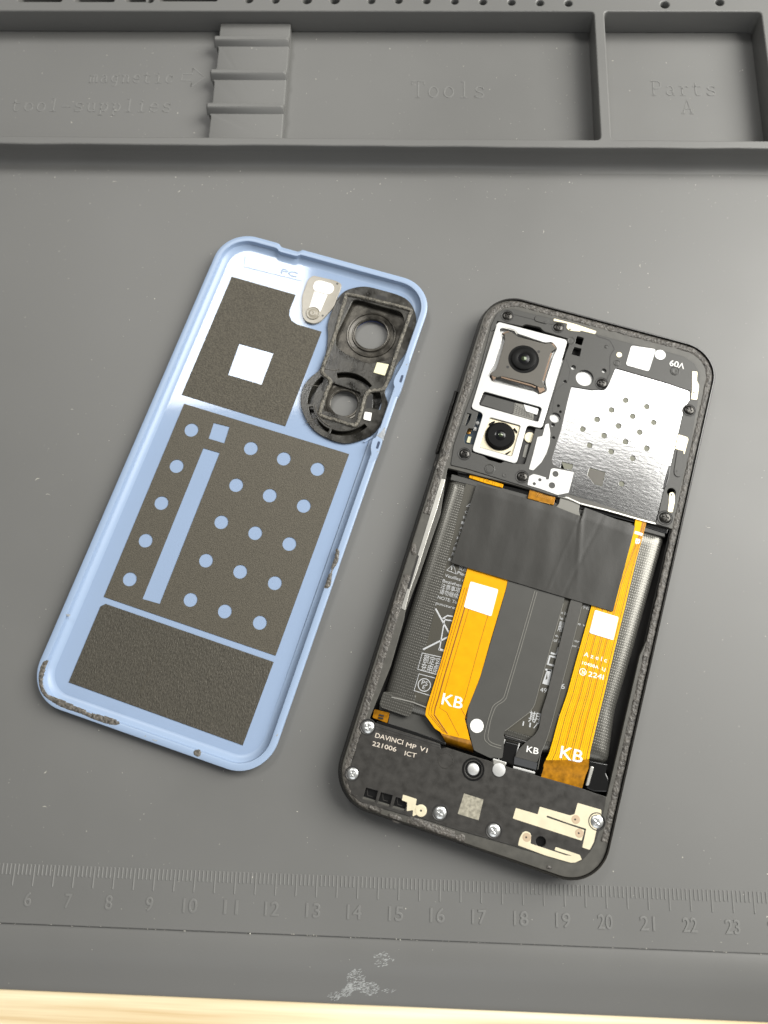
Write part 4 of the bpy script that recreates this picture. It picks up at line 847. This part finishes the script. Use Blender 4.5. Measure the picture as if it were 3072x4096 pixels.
join('version_mark', [textw('V09', 'b', (1306, 452), (1176, 418), -52, ZC + .01, PH, .03, bev=.02)], 'wtxt', ph)
plate('white_pad', rnd(PS('b', [(830, 292), (1047, 325), (985, 522), (780, 465)], ZC + .05, PH), .7), ZC, ZC + .1, 'bright', ph, .02)
for q in (PM([('a', 1195, 1430), ('a', 1230, 1420), ('a', 1248, 1530), ('a', 1240, 1640), ('a', 1205, 1750), ('a', 1150, 1850), ('a', 1060, 1940), ('a', 1010, 1928), ('a', 1060, 1750), ('a', 1105, 1570), ('a', 1160, 1560), ('a', 1180, 1480)], ZC + .1, PH),): plate('crescent_plate', rnd(q, .25), ZC, ZC + .12, 'bright', ph, .03)
pp = PS('s', [(950, 945), (1010, 915), (1090, 935), (1180, 965), (1165, 985), (1208, 992), (1240, 850), (1275, 838), (1545, 890), (1475, 1165), (1330, 1195), (1100, 1112), (928, 1062)], ZC + .1, PH)
plate('perforated_plate', [rnd(pp, .3)] + [PC('s', *c_, ZC + .1, PH, 24) for c_ in ((1300, 915, 41), (1253, 1067, 43), (1092, 993, 22), (1018, 1045, 21))], ZC, ZC + .12, 'bright', ph, .02)
# antenna contacts
def contact(win, q, pads=()):
    plate('antenna_contact', rnd(PS(win, q, ZC + .1, PH), .3), ZC - .05, ZC + .13, 'beige', ph, .05)
contact('b', [(145, 52), (330, 100), (522, 165), (508, 192), (380, 160), (375, 170), (280, 160), (255, 140), (262, 98), (140, 74)])
contact('b', [(1368, 518), (1416, 524), (1410, 600), (1430, 645), (1425, 690), (1412, 775), (1358, 768), (1366, 690)])
contact('r', [(497, 608), (600, 636), (665, 660), (680, 700), (610, 960), (575, 945), (540, 942), (505, 885), (445, 862)])
contact('r', [(345, 1645), (380, 1630), (420, 1640), (440, 1700), (440, 1800), (400, 1990), (350, 1985), (310, 1970), (332, 1810), (330, 1780)])
for w_, x, y in (('b', 1383, 708), ('r', 551, 910), ('r', 380, 1678), ('b', 287, 150)):
    lathe('contact_pin', P(w_, x, y, ZC + .14, PH), [(.26, ZC + .05), (.26, ZC + .15), (0, ZC + .16)], 'cblk', ph, 14)

# ---- shield film
ZS = 5.75
so = PS('b', [(690, 487), (1150, 622), (1357, 695), (1352, 775), (1320, 812), (1287, 905), (1180, 1360), (1112, 1600), (1046, 1848), (1010, 1842), (620, 1715), (270, 1600), (180, 1625), (210, 1560), (262, 1560), (300, 1390), (200, 1385), (122, 1340), (120, 1290), (205, 1050), (262, 800), (300, 652), (480, 688), (560, 684), (628, 642)], ZS, PH)
dh = [(780, 777), (967, 833), (655, 862), (842, 918), (527, 946), (1029, 973), (716, 1003), (400, 1032), (904, 1059), (589, 1089), (778, 1144), (461, 1175), (967, 1202), (652, 1230), (842, 1290), (745, 1515)]
sqh = rnd(PS('b', [(462, 1373), (602, 1412), (572, 1537), (500, 1515), (440, 1440)], ZS, PH), .15); mw = rnd(PS('b', [(212, 1318), (318, 1345), (300, 1402), (205, 1378)], ZS, PH), .3)
sf = thing('shield_cover', 'x', 'x'); sf.parent = ph; del sf['category']; del sf['label']
plate('shield_film', [rnd(so, .5), sqh, mw] + [PC('b', x, y, 25, ZS, PH, 24) for x, y in dh], ZS - .25, ZS, 'shield', sf, .06)
plate('shield_backing', rnd(PS('b', [(660, 560), (1300, 740), (1020, 1750), (300, 1560), (200, 1300), (320, 760)], 5.2, PH), .5), 4.9, ZS - .16, 'olive', sf)
plate('exposed_chip', PS('b', [(465, 1385), (595, 1415), (570, 1530), (495, 1510), (445, 1440)], ZS - .1, PH), ZS - .3, ZS - .12, 'taupe', sf)
join('pressed_line', [ribbon_mesh(rnd(PS('b', q, ZS, PH), .8)[3:-3], .22, ZS - .01, .06) for q in (
    [(330, 700), (230, 1180), (190, 1280), (420, 1350)], [(360, 720), (255, 1180)], [(750, 600), (1260, 745), (1250, 800)], [(980, 700), (1250, 780)], [(330, 1470), (300, 1590), (980, 1790), (1010, 1700)], [(290, 1440), (262, 1600)],
    [(340, 1520), (330, 1570), (960, 1760)], [(350, 1540), (345, 1555), (940, 1730)], [(1190, 1100), (1060, 1600), (1030, 1700)], [(1160, 1120), (1035, 1600)])], 'shield', sf)
join('film_edge', [ribbon_mesh(PS('b', [(180, 1622), (270, 1640), (380, 1690), (620, 1750), (900, 1830), (1045, 1868)], 5.9, PH), .5, 5.7, .25)], 'steel', sf)
# black strip painting in the dark of the gap under the shield edge
plate('edge_gap_shade', rnd(PS('b', [(160, 1640), (280, 1660), (400, 1700), (870, 1835), (1040, 1868), (1165, 1910), (1150, 1960), (960, 1900), (870, 1860), (400, 1740), (160, 1680)], 5.0, PH), .3), 3.8, 5.1, 'gloss', ph, .3)
plate('grey_connector_flex', rnd(PS('g', [(250, 255), (360, 285), (472, 318), (455, 400), (475, 455), (350, 425), (195, 362), (235, 320)], 5.5, PH), .3), 5.2, 5.6, 'flexl', ph, .1)
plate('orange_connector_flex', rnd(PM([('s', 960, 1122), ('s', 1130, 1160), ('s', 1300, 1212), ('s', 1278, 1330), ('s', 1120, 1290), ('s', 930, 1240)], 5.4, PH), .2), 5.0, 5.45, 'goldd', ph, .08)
hx = []
for i in range(9):
    for sgn in (1, -1):
        x0_ = 1065 + i * 24; hx.append(line('s', [(x0_ - 22 * sgn, 1152 + i * 6), (x0_ + 22 * sgn, 1212 + i * 6)], .1, z=5.45))
join('hatch_trace', hx + [line('s', [(1070, 1300), (1090, 1280), (1220, 1310), (1225, 1330)], .14, z=5.45)], 'gpad', ph)
plate('orange_ribbon', rnd(PS('s', [(162, 925), (390, 985), (610, 1052), (600, 1100), (380, 1040), (152, 965)], 5.1, PH), .2), 4.6, 5.1, 'gold', ph, .1)
join('ribbon_trace', [line('s', q, .12, z=5.1) for q in ([(185, 930), (178, 970)], [(205, 936), (198, 976)], [(300, 960), (292, 1005)], [(355, 975), (345, 1020)], [(370, 995), (430, 1030)], [(372, 1022), (425, 1000)], [(470, 1010), (460, 1050)], [(500, 1015), (492, 1062)], [(570, 1045), (562, 1085)], [(590, 1050), (582, 1090)])], 'goldd', ph)
plate('gap_filler', rnd(PS('s', [(0, 860), (120, 870), (130, 915), (610, 1060), (960, 1130), (940, 1230), (300, 1030), (0, 925)], 4.6, PH), .3), 3.6, 4.5, 'gloss', ph, .2)
plate('corner_label', rnd(PS('s', [(0, 868), (128, 872), (122, 915), (0, 890)], 5.2, PH), .2), 4.6, 5.3, 'cover', ph, .1)

# ---- camera bracket and cameras
ZB = 6.35
br = rnd(PS('a', [(665, 292), (1440, 497), (1155, 1478), (992, 1437), (872, 1868), (380, 1725), (507, 1308), (370, 1252)], ZB, PH), 1.1, 6)
o1 = rnd(PS('q', [(480, 140), (600, 128), (745, 165), (790, 225), (1250, 380), (1360, 360), (1450, 470), (1380, 600), (1245, 1020), (1280, 1180), (1150, 1235), (1080, 1190), (450, 1040), (370, 1020), (300, 900), (400, 740), (540, 300)], ZB, PH), .8)
o2 = rnd(PS('q', [(230, 1182), (1165, 1442), (1192, 1480), (1130, 1684), (1095, 1680), (160, 1412), (148, 1385)], ZB, PH), .7)
o3 = rnd(PS('s', [(428, 160), (840, 272), (722, 682), (288, 556)], ZB, PH), .6)
plate('camera_bracket', [br, o1, o2, o3], 5.9, ZB, 'bright', ph, .10)
plate('bracket_base', rnd(PS('a', [(640, 320), (1400, 520), (1130, 1440), (960, 1420), (860, 1830), (420, 1700), (520, 1290), (400, 1240)], 5.2, PH), .5), 4.2, 5.3, 'bright', ph)
m1 = thing('main_camera', 'larger camera module with a wide round black lens', 'x'); m1.parent = ph; del m1['category']
ZM = 6.9
cp = PS('q', [(570, 215), (690, 190), (770, 270), (1240, 392), (1340, 378), (1428, 470), (1340, 530), (1200, 1012), (1248, 1110), (1170, 1130), (1100, 1092), (1040, 1060), (540, 935), (440, 950), (375, 930), (330, 900), (430, 815), (460, 745), (580, 330)], ZM, PH)
plate('camera_plate', rnd(cp, .25), 5.3, ZM, 'taupe', m1, .10)
join('plate_lip', [ribbon_mesh(PS('q', q, ZM, PH), .5, ZM - .35, .3) for q in ([(520, 945), (1030, 1085), (1090, 1115)], [(1350, 545), (1215, 1010)])], 'bronze', m1)
for q in ([(340, 880), (380, 850), (435, 950), (385, 1000)], [(1115, 1110), (1200, 1075), (1250, 1165), (1155, 1215)], [(1345, 380), (1385, 385), (1430, 465), (1405, 480)], [(530, 215), (635, 175), (645, 195), (570, 245)]): plate('clip_tab', rnd(PS('q', q, ZM, PH), .12), 6.0, ZM - .05, 'bronze', m1, .1)
pc_ = P('q', 890, 650, ZM, PH); pr_ = math.dist(pc_, P('q', 1145, 650, ZM, PH))
lathe('lens_barrel', pc_, [(pr_, ZM - .01), (pr_ * 1.0, ZM + .03), (pr_ * .97, ZM + .04), (pr_ * .93, ZM - .0), (pr_ * .80, ZM + .1), (pr_ * .79, ZM + .45), (pr_ * .74, ZM + .55), (pr_ * .45, ZM + .52), (pr_ * .38, ZM + .40), (pr_ * .30, ZM + .3)], 'barrel', m1, 56)
lathe('lens', pc_, [(pr_ * .40, ZM + .38), (pr_ * .34, ZM + .40), (pr_ * .2, ZM + .47), (0, ZM + .52)], 'lens', m1, 40)
lathe('inner_lens', pc_, [(pr_ * .17, ZM + .505), (pr_ * .1, ZM + .535), (0, ZM + .545)], 'coatgl', m1, 24)
for x, y in ((1140, 525), (625, 780)): lathe('rivet_hole', P('q', x, y, ZM, PH), [(.42, ZM - .02), (.42, ZM + .012), (0, ZM + .015)], 'groove', m1, 18)
join('spacer_line', [ribbon_mesh(PS('q', q, ZM, PH), .25, 6.25, .14) for q in ([(550, 110), (745, 160), (785, 220)],)], 'steel', m1)
plate('focus_window', [(-0.0 + a, b_) for a, b_ in PS('q', [(215, 1190), (1180, 1450), (1130, 1690), (140, 1410)], 5.5, PH)], 5.2, 5.45, 'groove', ph)
plate('focus_plate', rnd(PS('q', [(270, 1240), (740, 1370), (700, 1560), (170, 1400)], 5.8, PH), .15), 5.4, 5.75, 'cover', ph, .05)
plate('hatched_flex', rnd(PS('q', [(745, 1370), (880, 1400), (930, 1520), (1060, 1560), (1050, 1660), (705, 1560)], 5.8, PH), .1), 5.4, 5.72, 'flexl', ph, .03)
hx = []
for i in range(8): hx.append(line('q', [(760 + i * 36, 1385 + i * 22), (715 + i * 45, 1545 + i * 13)], .12, z=5.72)); 
for i in range(5): hx.append(line('q', [(735 - i * 5, 1400 + i * 34), (960 + i * 20, 1540 + i * 22)], .12, z=5.72))
join('hatch_trace', hx, 'flexn', ph)
plate('flex_pad', rnd(PS('q', [(885, 1395), (1140, 1470), (1115, 1575), (930, 1515)], 5.85, PH), .3), 5.5, 5.85, 'bright', ph, .03)
m2 = thing('second_camera', 'smaller camera module with a round black lens', 'x'); m2.parent = ph; del m2['category']
plate('camera_base', rnd(PS('s', [(420, 170), (840, 285), (725, 680), (290, 555)], 5.9, PH), .5), 5.25, 5.85, 'beige', m2, .05)
c3 = P('s', 568, 405, 6.6, PH); q3 = P('s', 565, 400, 7.3, PH); r3 = math.dist(c3, P('s', 770, 405, 6.6, PH)); r4 = math.dist(q3, P('s', 735, 400, 7.3, PH))
lathe('lens_collar', c3, [(r3, 5.8), (r3 * .98, 6.25), (r3 * .9, 6.4), (r3 * .82, 6.3)], 'barrel', m2, 48)
lathe('lens_barrel', P('s', 566, 402, 7.0, PH), [(r4 * 1.07, 6.2), (r4 * 1.03, 6.9), (r4 * .96, 7.1), (r4 * .45, 7.12), (r4 * .40, 7.0), (r4 * .3, 6.95)], 'barrel', m2, 48)
lathe('lens', P('s', 566, 402, 7.0, PH), [(r4 * .42, 7.02), (r4 * .3, 7.1), (0, 7.16)], 'lens', m2, 32)
lathe('inner_lens', P('s', 570, 398, 7.0, PH), [(r4 * .16, 7.13), (r4 * .1, 7.17), (0, 7.185)], 'coatgl', m2, 24)
for q in ([(415, 245), (490, 208), (500, 225), (430, 272)], [(740, 318), (760, 300), (795, 350), (790, 372)], [(632, 645), (712, 600), (705, 620), (650, 660)]): plate('clip_tab', rnd(PS('s', q, 6.2, PH), .1), 5.8, 6.2, 'barrel', m2, .05)
plate('ribbon_socket', rnd(PS('s', [(935, 270), (1040, 305), (1010, 460), (880, 790), (785, 775)], 5.0, PH), .3), 4.4, 4.9, 'groove', ph)
plate('socket_print', rnd(PS('s', [(900, 530), (945, 515), (905, 695), (862, 690)], 5.2, PH), .1), 4.8, 5.1, 'flexl', ph); lathe('socket_ring', P('s', 960, 430, 5.2, PH), [(1.5, 4.8), (1.5, 5.2), (1.1, 5.25), (0, 5.1)], 'beige', ph, 28)
plate('side_bump', rnd(PS('r', [(335, 1150), (370, 1180), (350, 1300), (340, 1380), (290, 1540), (230, 1590), (250, 1450), (290, 1300)], 5.8, PH), .4), 5.3, 6.05, 'gloss', ph, .25)

# ---- lower speaker module
ZL = 5.95
lo = PM([('h', 360, 82), ('h', 400, 72), ('h', 520, 112), ('h', 800, 200), ('h', 1095, 298), ('h', 1095, 345), ('h', 1150, 330), ('h', 1350, 395), ('h', 1590, 468), ('i', 280, 215), ('i', 300, 240), ('i', 420, 275), ('i', 480, 295), ('i', 680, 352), ('i', 740, 372), ('i', 1130, 482), ('i', 1240, 522), ('i', 1365, 562),
         ('i', 1345, 680), ('i', 1325, 760), ('i', 1300, 880), ('i', 1255, 1010), ('i', 1210, 1085), ('i', 1130, 1170), ('i', 1050, 1190), ('i', 560, 1055), ('i', 520, 1040), ('i', 0, 892), ('h', 1300, 1130), ('h', 900, 1000), ('h', 800, 985), ('h', 330, 848), ('h', 245, 770), ('h', 212, 650), ('h', 232, 545), ('h', 250, 480), ('h', 340, 190)], ZL, PH)
rc = [rnd(PS('h', q, ZL, PH), .1) for q in ([(388, 712), (500, 743), (474, 850), (358, 818)], [(530, 757), (640, 785), (612, 893), (498, 860)], [(672, 802), (785, 835), (752, 935), (640, 905)])]
plate('speaker_module', [rnd(lo, .4)] + rc + [PC('i', 742, 987, 47, ZL, PH), PC('i', 103, 302, 78, ZL, PH)], 4.6, ZL, 'module', ph, .12)
plate('module_base', rnd(PS('h', [(330, 640), (830, 800), (800, 960), (300, 830)], 5.1, PH), .3), 4.6, 4.9, 'gloss', ph)
lathe('port_floor', P('i', 742, 987, 5.3, PH), [(2.0, 4.9), (0, 4.85)], 'gloss', ph)
join('port_rib', [line('h', q, .16, z=4.95) for q in ([(400, 722), (405, 785), (450, 800)], [(545, 765), (552, 830), (595, 842)], [(685, 812), (690, 872), (730, 885)])], 'module', ph)
join('module_lip', [line('h', [(455, 118), (800, 225), (1090, 312)], .3, z=ZL), line('h', [(440, 145), (790, 250), (1085, 335)], .12, z=ZL)], 'groove', ph)
join('module_mark', [textw(s_, 'h', a, b_, h_, ZL, PH, .02, bev=.015) for s_, a, b_, h_ in (('DAVINCI', (472, 235), (735, 305), 44), ('MP', (765, 322), (858, 350), 42), ('V1', (893, 358), (965, 382), 42), ('221006', (445, 312), (672, 372), 42), ('ICT', (752, 404), (862, 430), 42))], 'etxt', ph)
plate('etched_square', PS('h', [(1318, 767), (1502, 825), (1456, 1022), (1258, 960)], ZL, PH), ZL - .01, ZL + .015, 'code', ph)
lathe('round_plug', P('h', 1145, 457, ZL, PH), [(1.95, ZL - .05), (1.95, ZL + .03), (1.75, ZL + .04), (1.7, ZL - .01), (0, ZL + .0)], 'blk', ph)
# shiny dome in a black ring, and spring tab beside it
pA = P('i', 103, 302, ZL, PH)
lathe('contact_ring', pA, [(2.75, ZL - .1), (2.7, ZL + .12), (2.3, ZL + .1), (1.9, ZL - .6), (1.4, ZL - .7)], 'gloss', ph, 48)
lathe('contact_dome', pA, [(1.55, ZL - .75), (1.35, ZL - .2), (.9, ZL - .02), (0, ZL + .02)], 'bright', ph, 36)
plate('spring_tab', rnd(PS('i', [(290, 205), (415, 240), (395, 310), (300, 310)], ZL + .1, PH), .3), ZL - .1, ZL + .12, 'steel', ph, .05)
lathe('contact_dome', P('i', 345, 307, ZL + .15, PH), [(1.6, ZL), (1.55, ZL + .2), (1.1, ZL + .3), (0, ZL + .33)], 'bright', ph, 36)
# plated antenna areas
def pl(win, q, holes=()): plate('antenna_plating', [rnd(PS(win, q, ZL + .02, PH), .22)], ZL - .01, ZL + .03, 'beige', ph)
pl('n', [(210, 105), (500, 190), (528, 88), (930, 205), (990, 188), (1030, 38), (1345, 130), (1345, 205), (1215, 215), (1200, 290), (1285, 380), (1245, 560), (1190, 662), (1092, 630), (1145, 382), (900, 305), (625, 205), (615, 228), (1120, 400), (1085, 540), (170, 245)])
pl('n', [(262, 500), (300, 430), (345, 412), (400, 435), (415, 475), (405, 578), (640, 655), (880, 735), (960, 742), (725, 665), (738, 622), (1058, 728), (1088, 790), (1060, 800), (1000, 830), (935, 832), (600, 735), (238, 600)])
for x, y in ((1005, 258), (1052, 440), (355, 495)):
    lathe('contact_pad', P('n', x, y, ZL, PH), [(1.02, ZL), (1.02, ZL + .06), (.85, ZL + .07), (.3, ZL + .04), (0, ZL + .04)], 'beiged', ph, 28); lathe('pin_hole', P('n', x - 8, y, ZL, PH), [(.22, ZL), (.22, ZL + .07), (0, ZL + .075)], 'groove', ph, 14)
pl('h', [(740, 778), (870, 820), (860, 880), (900, 885), (890, 960), (830, 985), (835, 925), (775, 935), (780, 850), (728, 832)])
lathe('contact_pad', P('h', 910, 930, ZL, PH), [(1.4, ZL), (1.4, ZL + .08), (1.2, ZL + .12), (.5, ZL + .08), (0, ZL + .05)], 'beige', ph, 32); lathe('pin_hole', P('h', 910, 930, ZL, PH), [(.24, ZL), (.24, ZL + .1), (0, ZL + .1)], 'groove', ph, 14)
# right lower corner latches
plate('corner_block', rnd(PS('i', [(1200, 215), (1300, 235), (1380, 250), (1360, 330), (1390, 400), (1400, 520), (1240, 515), (1170, 480)], 5.2, PH), .4), 4.0, 5.3, 'gloss', ph, .3)
plate('spring_contact', rnd(PS('i', [(1215, 270), (1250, 280), (1200, 460), (1165, 455)], 5.7, PH), .3), 5.0, 5.7, 'steel', ph, .2)

# ---- screws
def screw_mesh(R_, slot=True):
    n = 34; V = []; Fc = []; id_ = {}
    for i in range(n + 1):
        for j in range(n + 1):
            x = (i / n * 2 - 1); y = (j / n * 2 - 1)
            # square-to-disc map
            X = x * math.sqrt(1 - y * y / 2); Y = y * math.sqrt(1 - x * x / 2); r_ = math.hypot(X, Y)
            z = .30 * (1 - r_ ** 4) 
            w_ = .14 * (1.0 if slot else .6)
            d = 0
            if (abs(X) < w_ and abs(Y) < .52) or (abs(Y) < w_ and abs(X) < .52): d = .28 if slot else .05
            V.append((X * R_, Y * R_, z - d))
    k = n + 1
    for i in range(n):
        for j in range(n): Fc.append((i * k + j, (i + 1) * k + j, (i + 1) * k + j + 1, i * k + j + 1))
    me = bpy.data.meshes.new('screw'); me.from_pydata([Vector(v) * S for v in V], [], Fc); finish(me, 50); return me
sb = screw_mesh(1.42); ss = screw_mesh(1.38, False)
ring = lathe_mesh((0, 0), [(1.40, -.3), (1.55, -.06), (1.72, .02), (1.85, .0)], 32)
sb.materials.append(M['scrb']); ss.materials.append(M['scrs']); ring.materials.append(M['groove'])
def screw(win, x, y, z, me, lab, sc_=1.0, rim=True):
    c = P(win, x, y, z, PH); a = random.uniform(0, 1.5)
    o = bpy.data.objects.new('screw', me); sc.collection.objects.link(o); o.parent = ph; o.location = Vector((*c, z)) * S; o.rotation_euler = (0, 0, a); o.scale = (sc_,) * 3; o['label'] = lab
    if rim:
        r_ = bpy.data.objects.new('screw_recess', ring); sc.collection.objects.link(r_); r_.parent = o; r_.location = (0, 0, .02 * S)
for w_, x, y, s_ in (('a', 772, 230, 1.0), ('a', 1335, 357, .98), ('a', 298, 1757, 1.0), ('a', 936, 2010, 1.02), ('b', 568, 628, 1.0), ('b', 1343, 865, .98), ('b', 1130, 1817, 1.12)): screw(w_, x, y, ZC + .03, sb, 'black cross-head screw', s_)
for w_, x, y, s_ in (('h', 407, 137, 1.1), ('h', 262, 578, 1.0), ('h', 1092, 950, 1.08), ('h', 1601, 1118, 1.1), ('i', 1275, 797, 1.12)): screw(w_, x, y, ZL + .03, ss, 'silver screw', s_)
print('objects', len(bpy.data.objects))
